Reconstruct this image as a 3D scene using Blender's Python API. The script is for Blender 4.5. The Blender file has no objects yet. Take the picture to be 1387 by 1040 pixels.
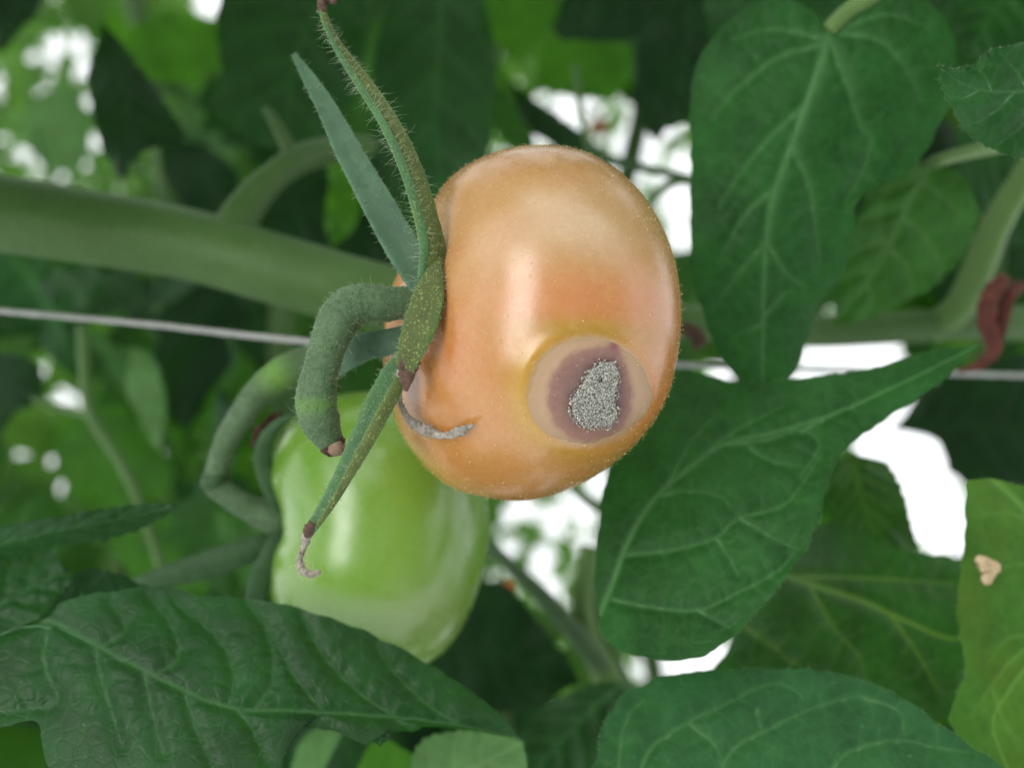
import bpy, math, random
import numpy as np
from mathutils import Vector, Matrix
from mathutils.bvhtree import BVHTree

SC = bpy.context.scene
COL = SC.collection
rng = np.random.default_rng(11)
random.seed(11)

# ------------------------------------------------------------------ camera
CAMZ = 1.10
K = 1.019 / 1387.0                      # metres per photo pixel at one metre
cam_d = bpy.data.cameras.new('camera')
cam_d.sensor_width = 36.0
cam_d.lens = 36.0 / 1.019
cam_d.clip_start = 0.01
cam_d.clip_end = 100
cam_d.dof.use_dof = True
cam_d.dof.focus_distance = 0.164
cam_d.dof.aperture_fstop = 9.5
cam = bpy.data.objects.new('camera', cam_d)
cam.location = (0, 0, CAMZ)
cam.rotation_euler = (math.pi / 2, 0, 0)
COL.objects.link(cam)
SC.camera = cam

# ------------------------------------------------------------------ light
world = bpy.data.worlds.new('World')
SC.world = world
world.use_nodes = True
bgn = world.node_tree.nodes['Background']
bgn.inputs[0].default_value = (0.96, 0.985, 1.0, 1)      # daylight through diffusing greenhouse film
bgn.inputs[1].default_value = 1.8


def area(name, loc, target, sx, sy, power, color):
    d = bpy.data.lights.new(name, 'AREA')
    d.shape = 'RECTANGLE'
    d.size, d.size_y = sx, sy
    d.energy = power
    d.color = color
    o = bpy.data.objects.new(name, d)
    o.location = loc
    o.rotation_euler = (Vector(target) - Vector(loc)).to_track_quat('-Z', 'Y').to_euler()
    COL.objects.link(o)
    return o


# the open aisle behind the photographer and the roof bay above the row
area('aisle_daylight', (-0.50, -0.58, CAMZ + 0.16), (0.0, 0.18, CAMZ), 0.36, 1.0, 9.0, (1.0, 0.98, 0.96))
area('roof_daylight', (0.25, -0.35, CAMZ + 1.6), (0.05, 0.25, CAMZ), 1.6, 1.2, 5.0, (0.97, 0.99, 1.0))

SC.view_settings.view_transform = 'Standard'
SC.view_settings.look = 'None'
SC.view_settings.exposure = -0.25
SC.view_settings.gamma = 1.0
SC.view_settings.use_curve_mapping = False
SC.cycles.use_denoising = True
SC.cycles.max_bounces = 10
SC.cycles.transmission_bounces = 6
SC.cycles.sample_clamp_indirect = 6.0


# ------------------------------------------------------------------ helpers
def P(px, py, d):
    """a photo pixel at a distance d in front of the camera"""
    px = np.asarray(px, float); py = np.asarray(py, float); d = np.asarray(d, float) + 0 * px
    return np.stack([(px - 693.5) * K * d, d, CAMZ - (py - 520.0) * K * d], -1)


def proj(v):
    v = np.asarray(v)
    return np.stack([v[..., 0] / (K * v[..., 1]) + 693.5, 520.0 - (v[..., 2] - CAMZ) / (K * v[..., 1])], -1)


def mesh_obj(name, verts, faces, mat=None, parent=None, smooth=True, attrs=None):
    me = bpy.data.meshes.new(name)
    verts = np.asarray(verts, np.float32).reshape(-1, 3)
    if isinstance(faces, np.ndarray):
        nf, k = faces.shape
        me.vertices.add(len(verts))
        me.vertices.foreach_set('co', verts.ravel())
        me.loops.add(nf * k)
        me.loops.foreach_set('vertex_index', faces.astype(np.int32).ravel())
        me.polygons.add(nf)
        me.polygons.foreach_set('loop_start', (np.arange(nf) * k).astype(np.int32))
        me.update(calc_edges=True)
    else:
        me.from_pydata(verts.tolist(), [], faces)
        me.update()
    me.validate()
    if smooth:
        me.polygons.foreach_set('use_smooth', np.ones(len(me.polygons), bool))
    for k, a in (attrs or {}).items():
        a = np.asarray(a, np.float32)
        if a.ndim == 1:
            at = me.attributes.new(k, 'FLOAT', 'POINT'); at.data.foreach_set('value', a)
        else:
            at = me.attributes.new(k, 'FLOAT_COLOR', 'POINT')
            at.data.foreach_set('color', np.concatenate([a, np.ones((len(a), 1))], 1).astype(np.float32).ravel())
    if mat:
        me.materials.append(mat)
    o = bpy.data.objects.new(name, me)
    COL.objects.link(o)
    if parent is not None:
        o.parent = parent
        o.matrix_parent_inverse = parent.matrix_basis.inverted()
    return o


def thing(name, label, cat, loc, group=None):
    o = bpy.data.objects.new(name, None)
    o.empty_display_size = 0.005
    o.location = tuple(float(c) for c in loc)
    COL.objects.link(o)
    o['label'] = label; o['category'] = cat
    if group:
        o['group'] = group
    return o


def tag(o, label, cat, group=None):
    o['label'] = label; o['category'] = cat
    if group:
        o['group'] = group
    return o


def grid_faces(n, m, wrap=False):
    i, j = np.meshgrid(np.arange(n - 1), np.arange(m if wrap else m - 1), indexing='ij')
    j2 = (j + 1) % m
    return np.stack([i * m + j, (i + 1) * m + j, (i + 1) * m + j2, i * m + j2], -1).reshape(-1, 4)


def resample(pts, n, smooth=True):
    """Catmull-Rom through the points, then even arc length"""
    p = np.asarray(pts, float)
    if smooth and len(p) > 2:
        q = np.vstack([2 * p[0] - p[1], p, 2 * p[-1] - p[-2]])
        out = []
        for i in range(1, len(q) - 2):
            a, b, c, d = q[i - 1], q[i], q[i + 1], q[i + 2]
            t = np.linspace(0, 1, 16, endpoint=False)[:, None]
            out.append(.5 * ((2 * b) + (c - a) * t + (2 * a - 5 * b + 4 * c - d) * t ** 2 + (3 * b - a - 3 * c + d) * t ** 3))
        p = np.vstack(out + [p[-1:]])
    s = np.r_[0, np.cumsum(np.linalg.norm(np.diff(p[:, :2] if p.shape[1] == 2 else p, axis=0), axis=1))]
    u = np.linspace(0, s[-1], n)
    return np.stack([np.interp(u, s, p[:, k]) for k in range(p.shape[1])], -1)


def unit(v):
    return v / np.maximum(np.linalg.norm(v, axis=-1, keepdims=True), 1e-12)


def tube(path, rw, rt=None, n=60, m=14, roll=0.0, crease=0.0, wob=0.0, cap=True):
    """sweep of an elliptical section. path: control points in 3D; rw radius across the view, rt radius in depth.
    returns verts, faces, axis points, outward normals"""
    c = resample(path, n)
    k = np.linspace(0, 1, n)
    rw = np.interp(k, np.linspace(0, 1, len(rw)), rw)
    rt = rw if rt is None else np.interp(k, np.linspace(0, 1, len(rt)), rt)
    T = unit(np.gradient(c, axis=0))
    view = unit(c - np.array([0, 0, CAMZ]))
    W = unit(np.cross(T, view))
    for i in range(1, n):
        if (W[i] * W[i - 1]).sum() < 0:
            W[i] = -W[i]
    N = unit(np.cross(W, T))
    N = N * np.where((N * view).sum(-1, keepdims=True) > 0, -1, 1)       # towards the viewer
    r = np.asarray(roll) * np.ones(1) if np.ndim(roll) == 0 else np.interp(k, np.linspace(0, 1, len(roll)), roll)
    r = np.broadcast_to(r, (n,))[:, None]
    W, N = W * np.cos(r) + N * np.sin(r), N * np.cos(r) - W * np.sin(r)
    a = np.linspace(0, 2 * np.pi, m, endpoint=False)
    ca, sa = np.cos(a), np.sin(a)
    off = crease * np.abs(ca) ** 1.3                                     # lifts the two edges towards the viewer: a trough
    V = (c[:, None] + W[:, None] * (rw[:, None] * ca)[..., None] +
         N[:, None] * (rt[:, None] * sa + rw[:, None] * off)[..., None])
    if wob:
        V += (rng.normal(size=(n, m, 1)) * wob * rw[:, None, None]) * unit(V - c[:, None])
    nor = unit(V - c[:, None])
    F = grid_faces(n, m, True).tolist()
    if cap:
        F.append(list(range(m))); F.append(list(range((n - 1) * m, n * m))[::-1])
    return V.reshape(-1, 3), F, c, nor.reshape(-1, 3)


def hairs(name, pos, nor, length, rad, mat, parent, lean=0.5, bend=0.4):
    """many fine plant hairs, three-sided and tapering, in one mesh"""
    n = len(pos)
    L = (length[0] + (length[1] - length[0]) * rng.random(n) ** 1.6)[:, None]
    d = unit(nor + lean * rng.normal(size=(n, 3)))
    b = unit(rng.normal(size=(n, 3)))
    u = unit(np.cross(d, b)); w = np.cross(d, u)
    p0, p1, p2 = pos, pos + d * L * .55, pos + d * L + u * L * bend * rng.normal(size=(n, 1)) * .6
    ang = np.arange(3) * 2 * np.pi / 3
    ring = np.cos(ang)[None, :, None] * u[:, None] + np.sin(ang)[None, :, None] * w[:, None]
    V = np.concatenate([p0[:, None] + ring * rad, p1[:, None] + ring * rad * .7, p2[:, None]], 1)     # 7 each
    base = (np.arange(n) * 7)[:, None, None]
    f = []
    for i in range(3):
        j = (i + 1) % 3
        f += [[i, j, 3 + j], [i, 3 + j, 3 + i], [3 + i, 3 + j, 6]]
    F = (base + np.array(f)[None]).reshape(-1, 3)
    o = mesh_obj(name, V, F, mat, parent)
    o['kind'] = 'stuff'
    return o


def grains(name, pos, size, mat, parent, attrs=None):
    n = len(pos)
    oc = np.array([[1, 0, 0], [-1, 0, 0], [0, 1, 0], [0, -1, 0], [0, 0, 1], [0, 0, -1]], float)
    fc = np.array([[0, 2, 4], [2, 1, 4], [1, 3, 4], [3, 0, 4], [2, 0, 5], [1, 2, 5], [3, 1, 5], [0, 3, 5]])
    V = pos[:, None] + (oc[None] + .35 * rng.normal(size=(n, 6, 3))) * np.asarray(size).reshape(-1, 1, 1)
    F = ((np.arange(n) * 6)[:, None, None] + fc[None]).reshape(-1, 3)
    o = mesh_obj(name, V, F, mat, parent, smooth=False)
    o['kind'] = 'stuff'
    return o


# ------------------------------------------------------------------ materials
def new_mat(name):
    m = bpy.data.materials.new(name)
    m.use_nodes = True
    nt = m.node_tree
    nt.nodes.clear()
    return m, nt


def nd(nt, t, **kw):
    n = nt.nodes.new(t)
    for k, v in kw.items():
        if k.startswith('i_'):
            n.inputs[k[2:].replace('_', ' ')].default_value = v
        else:
            setattr(n, k, v)
    return n


def mixc(nt, fac, a, b, blend='MIX'):
    n = nt.nodes.new('ShaderNodeMix')
    n.data_type = 'RGBA'; n.blend_type = blend
    for sock, v in ((n.inputs[0], fac), (n.inputs[6], a), (n.inputs[7], b)):
        if hasattr(v, 'links'):
            nt.links.new(v, sock)
        elif isinstance(v, (int, float)):
            sock.default_value = v
        else:
            sock.default_value = (*v, 1)
    return n.outputs[2]


def noise(nt, scale, detail=3.0, rough=.55, vec=None):
    n = nd(nt, 'ShaderNodeTexNoise', i_Scale=scale, i_Detail=detail, i_Roughness=rough)
    if vec is None:
        vec = nd(nt, 'ShaderNodeTexCoord').outputs['Object']
    nt.links.new(vec, n.inputs['Vector'])
    return n.outputs['Fac']


def ramp(nt, fac, lo, hi, a=0.0, b=1.0):
    n = nd(nt, 'ShaderNodeMapRange')
    n.inputs[1].default_value = lo; n.inputs[2].default_value = hi
    n.inputs[3].default_value = a; n.inputs[4].default_value = b
    nt.links.new(fac, n.inputs[0])
    return n.outputs[0]


def leaf_mat(name, base, vein, trans, rough=.5, spec=.2, tf=.32, fine=2600.0, patch=None, patch_amt=.5, var=.35):
    m, nt = new_mat(name)
    L = nt.links
    tc = nd(nt, 'ShaderNodeTexCoord').outputs['Object']
    va = nd(nt, 'ShaderNodeAttribute', attribute_name='vein').outputs['Fac']
    big = ramp(nt, noise(nt, 90, 3, .6, tc), .3, .7)
    dark = tuple(c * (1 - var) for c in base); lite = tuple(min(1, c * (1 + var)) for c in base)
    c = mixc(nt, big, dark, lite)
    if patch:
        pm = ramp(nt, noise(nt, 55, 3, .6, tc), .45, .68, 0, patch_amt)
        c = mixc(nt, pm, c, patch)
    # fine net of the smallest veins
    vo = nd(nt, 'ShaderNodeTexVoronoi', feature='DISTANCE_TO_EDGE', i_Scale=fine * .12)
    wv = nd(nt, 'ShaderNodeVectorMath', operation='ADD')
    nn = nd(nt, 'ShaderNodeTexNoise', i_Scale=fine * .15)
    L.new(tc, nn.inputs['Vector'])
    sc_ = nd(nt, 'ShaderNodeVectorMath', operation='SCALE'); sc_.inputs[3].default_value = 4.0 / fine
    L.new(nn.outputs['Color'], sc_.inputs[0]); L.new(tc, wv.inputs[0]); L.new(sc_.outputs[0], wv.inputs[1])
    L.new(wv.outputs[0], vo.inputs['Vector'])
    net = ramp(nt, vo.outputs['Distance'], 0.0, .12, 1, 0)
    c = mixc(nt, ramp(nt, net, 0, 1, 0, .10), c, vein)
    grain = noise(nt, fine, 2, .6, tc)
    c = mixc(nt, ramp(nt, grain, .35, .75, 0, .28), c, tuple(k * .45 for k in base))
    cv = mixc(nt, va, c, vein)
    # pale specks
    sp = ramp(nt, noise(nt, fine * .42, 1, .4, tc), .745, .78, 0, .5)
    cv = mixc(nt, sp, cv, tuple(min(1, k * 2.2 + .06) for k in base))
    bs = nd(nt, 'ShaderNodeBsdfPrincipled', i_Roughness=rough)
    bs.inputs['Specular IOR Level'].default_value = spec
    L.new(cv, bs.inputs['Base Color'])
    h = nd(nt, 'ShaderNodeMath', operation='MULTIPLY_ADD'); h.inputs[1].default_value = -.9
    L.new(net, h.inputs[0]); L.new(grain, h.inputs[2])
    bp = nd(nt, 'ShaderNodeBump', i_Strength=.35, i_Distance=.00025)
    L.new(h.outputs[0], bp.inputs['Height']); L.new(bp.outputs[0], bs.inputs['Normal'])
    tr = nd(nt, 'ShaderNodeBsdfTranslucent')
    L.new(mixc(nt, big, tuple(k * .75 for k in trans), trans), tr.inputs[0])
    mx = nd(nt, 'ShaderNodeMixShader'); mx.inputs[0].default_value = tf
    L.new(bs.outputs[0], mx.inputs[1]); L.new(tr.outputs[0], mx.inputs[2])
    L.new(mx.outputs[0], nd(nt, 'ShaderNodeOutputMaterial').inputs[0])
    return m


def plant_mat(name, a, b, rough=.55, spec=.3, scale=400.0, bump=.3, sheen=.1, speck=None, speck_s=2600., sss=0.0, attr=None, attr_col=None):
    m, nt = new_mat(name)
    L = nt.links
    tc = nd(nt, 'ShaderNodeTexCoord').outputs['Object']
    n1 = noise(nt, scale, 4, .6, tc)
    c = mixc(nt, ramp(nt, n1, .3, .7), a, b)
    c = mixc(nt, ramp(nt, noise(nt, scale * .25, 2, .5, tc), .35, .7, 0, .4), c, tuple(k * .6 for k in a))
    if attr:
        at = nd(nt, 'ShaderNodeAttribute', attribute_name=attr).outputs['Fac']
        c = mixc(nt, at, c, attr_col)
    if speck:
        c = mixc(nt, ramp(nt, noise(nt, speck_s, 1, .4, tc), .6, .68, 0, .6), c, speck)
    bs = nd(nt, 'ShaderNodeBsdfPrincipled', i_Roughness=rough)
    bs.inputs['Specular IOR Level'].default_value = spec
    bs.inputs['Sheen Weight'].default_value = sheen
    bs.inputs['Sheen Roughness'].default_value = .4
    bs.inputs['Sheen Tint'].default_value = (.8, .95, .75, 1)
    if sss:
        bs.inputs['Subsurface Weight'].default_value = sss
        bs.inputs['Subsurface Radius'].default_value = (.5, 1, .3)
        bs.inputs['Subsurface Scale'].default_value = .002
    L.new(c, bs.inputs['Base Color'])
    bp = nd(nt, 'ShaderNodeBump', i_Strength=bump, i_Distance=.0003)
    L.new(noise(nt, scale * 4, 3, .6, tc), bp.inputs['Height']); L.new(bp.outputs[0], bs.inputs['Normal'])
    L.new(bs.outputs[0], nd(nt, 'ShaderNodeOutputMaterial').inputs[0])
    return m


def far_mat(name, a, b, trans, tf):
    m, nt = new_mat(name)
    tc = nd(nt, 'ShaderNodeTexCoord').outputs['Object']
    d = nd(nt, 'ShaderNodeBsdfPrincipled', i_Roughness=.5)
    d.inputs['Specular IOR Level'].default_value = .2
    n = ramp(nt, noise(nt, 14, 2, .6, tc), .35, .65)
    nt.links.new(mixc(nt, n, a, b), d.inputs[0])
    t = nd(nt, 'ShaderNodeBsdfTranslucent')
    nt.links.new(mixc(nt, n, tuple(k * .5 for k in trans), trans), t.inputs[0])
    mx = nd(nt, 'ShaderNodeMixShader'); mx.inputs[0].default_value = tf
    nt.links.new(d.outputs[0], mx.inputs[1]); nt.links.new(t.outputs[0], mx.inputs[2])
    nt.links.new(mx.outputs[0], nd(nt, 'ShaderNodeOutputMaterial').inputs[0])
    return m


def fruit_mat(name, rough, sss, sss_rad, speck_col, blotch, spec=.75, bl=.35):
    m, nt = new_mat(name)
    L = nt.links
    tc = nd(nt, 'ShaderNodeTexCoord').outputs['Object']
    at = nd(nt, 'ShaderNodeAttribute', attribute_name='tone').outputs['Color']
    c = mixc(nt, ramp(nt, noise(nt, 130, 4, .6, tc),   .35, .7, 0, bl), at, blotch, 'MULTIPLY')
    c = mixc(nt, ramp(nt, noise(nt, 900, 3, .6, tc), .4, .75, 0, .14), c, speck_col)
    vo = nd(nt, 'ShaderNodeTexVoronoi', i_Scale=700.0)
    L.new(tc, vo.inputs['Vector'])
    c = mixc(nt, ramp(nt, vo.outputs['Distance'], .06, .13, .45, 0), c, speck_col)
    bs = nd(nt, 'ShaderNodeBsdfPrincipled', i_Roughness=rough)
    bs.inputs['Specular IOR Level'].default_value = spec
    bs.inputs['Subsurface Weight'].default_value = sss
    bs.inputs['Subsurface Radius'].default_value = sss_rad
    bs.inputs['Subsurface Scale'].default_value = .003
    bs.inputs['Coat Weight'].default_value = .35 if spec > .5 else 0
    bs.inputs['Coat Roughness'].default_value = .2
    L.new(c, bs.inputs['Base Color'])
    L.new(ramp(nt, noise(nt, 250, 3, .6, tc), .3, .7, rough - .05, rough + .08), bs.inputs['Roughness'])
    bp = nd(nt, 'ShaderNodeBump', i_Strength=.12, i_Distance=.0002)
    L.new(noise(nt, 2200, 3, .6, tc), bp.inputs['Height'])
    bp2 = nd(nt, 'ShaderNodeBump', i_Strength=.10, i_Distance=.002)
    L.new(noise(nt, 45, 2, .5, tc), bp2.inputs['Height']); L.new(bp.outputs[0], bp2.inputs['Normal'])
    L.new(bp2.outputs[0], bs.inputs['Normal'])
    L.new(bs.outputs[0], nd(nt, 'ShaderNodeOutputMaterial').inputs[0])
    return m


def hair_mat(name, col, tf=.4):
    m, nt = new_mat(name)
    d = nd(nt, 'ShaderNodeBsdfDiffuse'); d.inputs[0].default_value = (*col, 1)
    t = nd(nt, 'ShaderNodeBsdfTranslucent'); t.inputs[0].default_value = (*col, 1)
    mx = nd(nt, 'ShaderNodeMixShader'); mx.inputs[0].default_value = tf
    nt.links.new(d.outputs[0], mx.inputs[1]); nt.links.new(t.outputs[0], mx.inputs[2])
    nt.links.new(mx.outputs[0], nd(nt, 'ShaderNodeOutputMaterial').inputs[0])
    return m


M = {}
VE = (.17, .34, .14)
M['leaf_cool'] = leaf_mat('leaf_cool', (.020, .095, .022), (.13, .31, .115), (.05, .20, .02), rough=.48)
M['leaf_deep'] = leaf_mat('leaf_deep', (.012, .062, .015), (.075, .21, .065), (.04, .17, .012), rough=.38, spec=.32)
M['leaf_dusty'] = leaf_mat('leaf_dusty', (.028, .110, .038), (.14, .32, .12), (.05, .20, .03), rough=.6)
M['leaf_mid'] = leaf_mat('leaf_mid', (.030, .110, .024), (.12, .26, .07), (.09, .30, .02), rough=.5, tf=.4)
M['leaf_shade'] = leaf_mat('leaf_shade', (.017, .078, .012), (.17, .31, .055), (.06, .24, .012), rough=.42, spec=.3, tf=.3, var=.5)  # shade put into a darker base green; the yellowish veins are the leaf's own
M['leaf_yellow'] = leaf_mat('leaf_yellow', (.055, .165, .028), (.22, .42, .10), (.20, .48, .03), rough=.5, tf=.45, patch=(.26, .27, .02), patch_amt=.2)
M['leaf_pale'] = leaf_mat('leaf_pale', (.13, .27, .10), (.24, .40, .17), (.16, .38, .08), rough=.6, tf=.4)
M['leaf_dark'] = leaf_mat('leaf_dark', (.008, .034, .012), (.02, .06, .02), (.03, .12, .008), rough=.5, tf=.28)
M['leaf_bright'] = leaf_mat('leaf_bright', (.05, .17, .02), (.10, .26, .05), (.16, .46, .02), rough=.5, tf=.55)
M['vein'] = plant_mat('vein', (.07, .19, .07), (.10, .24, .095), rough=.5, scale=900, bump=.1, sheen=.1)
M['vein_deep'] = plant_mat('vein_deep', (.030, .11, .035), (.045, .14, .05), rough=.5, scale=900, bump=.1, sheen=.1)
M['vein_yellow'] = plant_mat('vein_yellow', (.10, .23, .05), (.14, .28, .07), rough=.5, scale=900, bump=.1, sheen=.1)
M['stem'] = plant_mat('stem', (.066, .138, .034), (.088, .17, .05), rough=.5, scale=160, sheen=.1, bump=.15, sss=.15)
M['stem_pale'] = plant_mat('stem_pale', (.11, .20, .055), (.14, .24, .075), rough=.5, scale=160, sheen=.15, bump=.15, sss=.15)
M['pedicel'] = plant_mat('pedicel', (.060, .115, .048), (.115, .185, .095), rough=.6, scale=700, sheen=.15, bump=.5, speck=(.025, .06, .02), speck_s=1700,
                         attr='joint', attr_col=(.13, .27, .05))
M['sepal'] = plant_mat('sepal', (.040, .11, .038), (.07, .165, .06), rough=.55, scale=600, sheen=.15, bump=.5, speck=(.16, .26, .10), speck_s=2600,
                       attr='edge', attr_col=(.11, .22, .085))
M['sepal_olive'] = plant_mat('sepal_olive', (.060, .085, .022), (.11, .14, .035), rough=.6, scale=900, sheen=.1, bump=.6, speck=(.30, .34, .10), speck_s=2900,
                             attr='edge', attr_col=(.10, .21, .06))
M['sepal_blue'] = plant_mat('sepal_blue', (.045, .105, .055), (.07, .145, .08), rough=.55, scale=350, sheen=.15, bump=.35, speck=(.035, .085, .05), speck_s=500,
                            attr='edge', attr_col=(.11, .21, .12))
M['sepal_dark'] = plant_mat('sepal_dark', (.025, .070, .022), (.045, .11, .04), rough=.55, scale=500, sheen=.1, bump=.3)
M['dry'] = plant_mat('dry', (.20, .155, .125), (.58, .53, .49), rough=.85, scale=1300, sheen=.2, bump=.8, speck=(.08, .05, .04), speck_s=1500)
M['dry_brown'] = plant_mat('dry_brown', (.085, .045, .035), (.17, .10, .08), rough=.8, scale=1500, sheen=.1, bump=.7)
M['cut'] = plant_mat('cut', (.26, .16, .11), (.38, .26, .19), rough=.9, scale=1600, sheen=0, bump=.8)
M['cut_rim'] = plant_mat('cut_rim', (.05, .022, .014), (.10, .045, .03), rough=.8, scale=1600, sheen=0, bump=.6)
M['withered'] = plant_mat('withered', (.075, .018, .015), (.17, .05, .04), rough=.7, scale=300, sheen=.1, bump=.7)
M['string'] = plant_mat('string', (.42, .41, .43), (.56, .55, .56), rough=.8, scale=900, sheen=.2, bump=.6)
M['hair'] = hair_mat('hair', (.62, .72, .55))
M['hair_dry'] = hair_mat('hair_dry', (.75, .68, .50))
M['speck'] = hair_mat('speck', (.98, .84, .50), .3)
M['gland'] = hair_mat('gland', (.50, .48, .16), .2)
M['scab'] = plant_mat('scab', (.55, .38, .22), (.78, .62, .44), rough=.9, scale=700, sheen=0, bump=.8)
M['red'] = plant_mat('red', (.55, .06, .02), (.65, .10, .03), rough=.35, scale=200, sheen=0, bump=.05)
M['peach'] = plant_mat('peach', (.55, .25, .16), (.62, .32, .22), rough=.4, scale=200, sheen=0, bump=.05)


def mould_mat():
    m, nt = new_mat('mould')
    tc = nd(nt, 'ShaderNodeTexCoord').outputs['Object']
    c = mixc(nt, ramp(nt, noise(nt, 5200, 2, .6, tc), .36, .62), (.12, .11, .095), (.86, .84, .79))
    d = nd(nt, 'ShaderNodeBsdfDiffuse')
    nt.links.new(c, d.inputs[0])
    nt.links.new(d.outputs[0], nd(nt, 'ShaderNodeOutputMaterial').inputs[0])
    return m


M['mould'] = mould_mat()
M['foliage_far'] = far_mat('foliage_far', (.025, .09, .02), (.07, .17, .06), (.22, .50, .06), .5)
M['fruit_orange'] = fruit_mat('fruit_orange', .26, .35, (1.0, .45, .2), (.70, .46, .18), (.90, .70, .55))
M['fruit_green'] = fruit_mat('fruit_green', .27, .35, (.6, 1.0, .3), (.22, .34, .08), (.85, .92, .7), .75, .15)
M['rot'] = fruit_mat('rot', .42, .2, (1.0, .5, .4), (.45, .34, .30), (.86, .78, .80), .25)


# ------------------------------------------------------------------ leaves
def tps(ctrl):
    c = np.asarray(ctrl, float)
    if len(c) == 1:
        return lambda x, y: np.full(np.shape(x), c[0, 2])
    if len(c) == 2:
        a, b = c
        ab = b[:2] - a[:2]
        return lambda x, y: a[2] + (b[2] - a[2]) * ((np.asarray(x) - a[0]) * ab[0] + (np.asarray(y) - a[1]) * ab[1]) / (ab @ ab)
    X = c[:, :2] / 500
    n = len(c)

    def U(r2):
        return np.where(r2 > 1e-12, r2 * np.log(np.maximum(r2, 1e-12)), 0)
    Km = U(((X[:, None] - X[None]) ** 2).sum(-1)) + 1e-4 * np.eye(n)
    Pm = np.c_[np.ones(n), X]
    A = np.block([[Km, Pm], [Pm.T, np.zeros((3, 3))]])
    w = np.linalg.solve(A, np.r_[c[:, 2], 0, 0, 0])

    def f(x, y):
        x = np.asarray(x) / 500; y = np.asarray(y) / 500
        r2 = (x[..., None] - X[:, 0]) ** 2 + (y[..., None] - X[:, 1]) ** 2
        return U(r2) @ w[:n] + w[n] + w[n + 1] * x + w[n + 2] * y
    return f


def seg_dist(q, poly):
    """distance of points q to a polyline and the run along it"""
    best = np.full(len(q), 1e9); run = np.zeros(len(q))
    m = len(poly) - 1
    for i in range(m):
        a, b = poly[i], poly[i + 1]
        ab = b - a
        t = np.clip(((q - a) @ ab) / max(ab @ ab, 1e-9), 0, 1)
        d = np.hypot(*(q - (a + t[:, None] * ab)).T)
        k = d < best
        best[k] = d[k]; run[k] = (i + t[k]) / m
    return best, run


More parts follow.
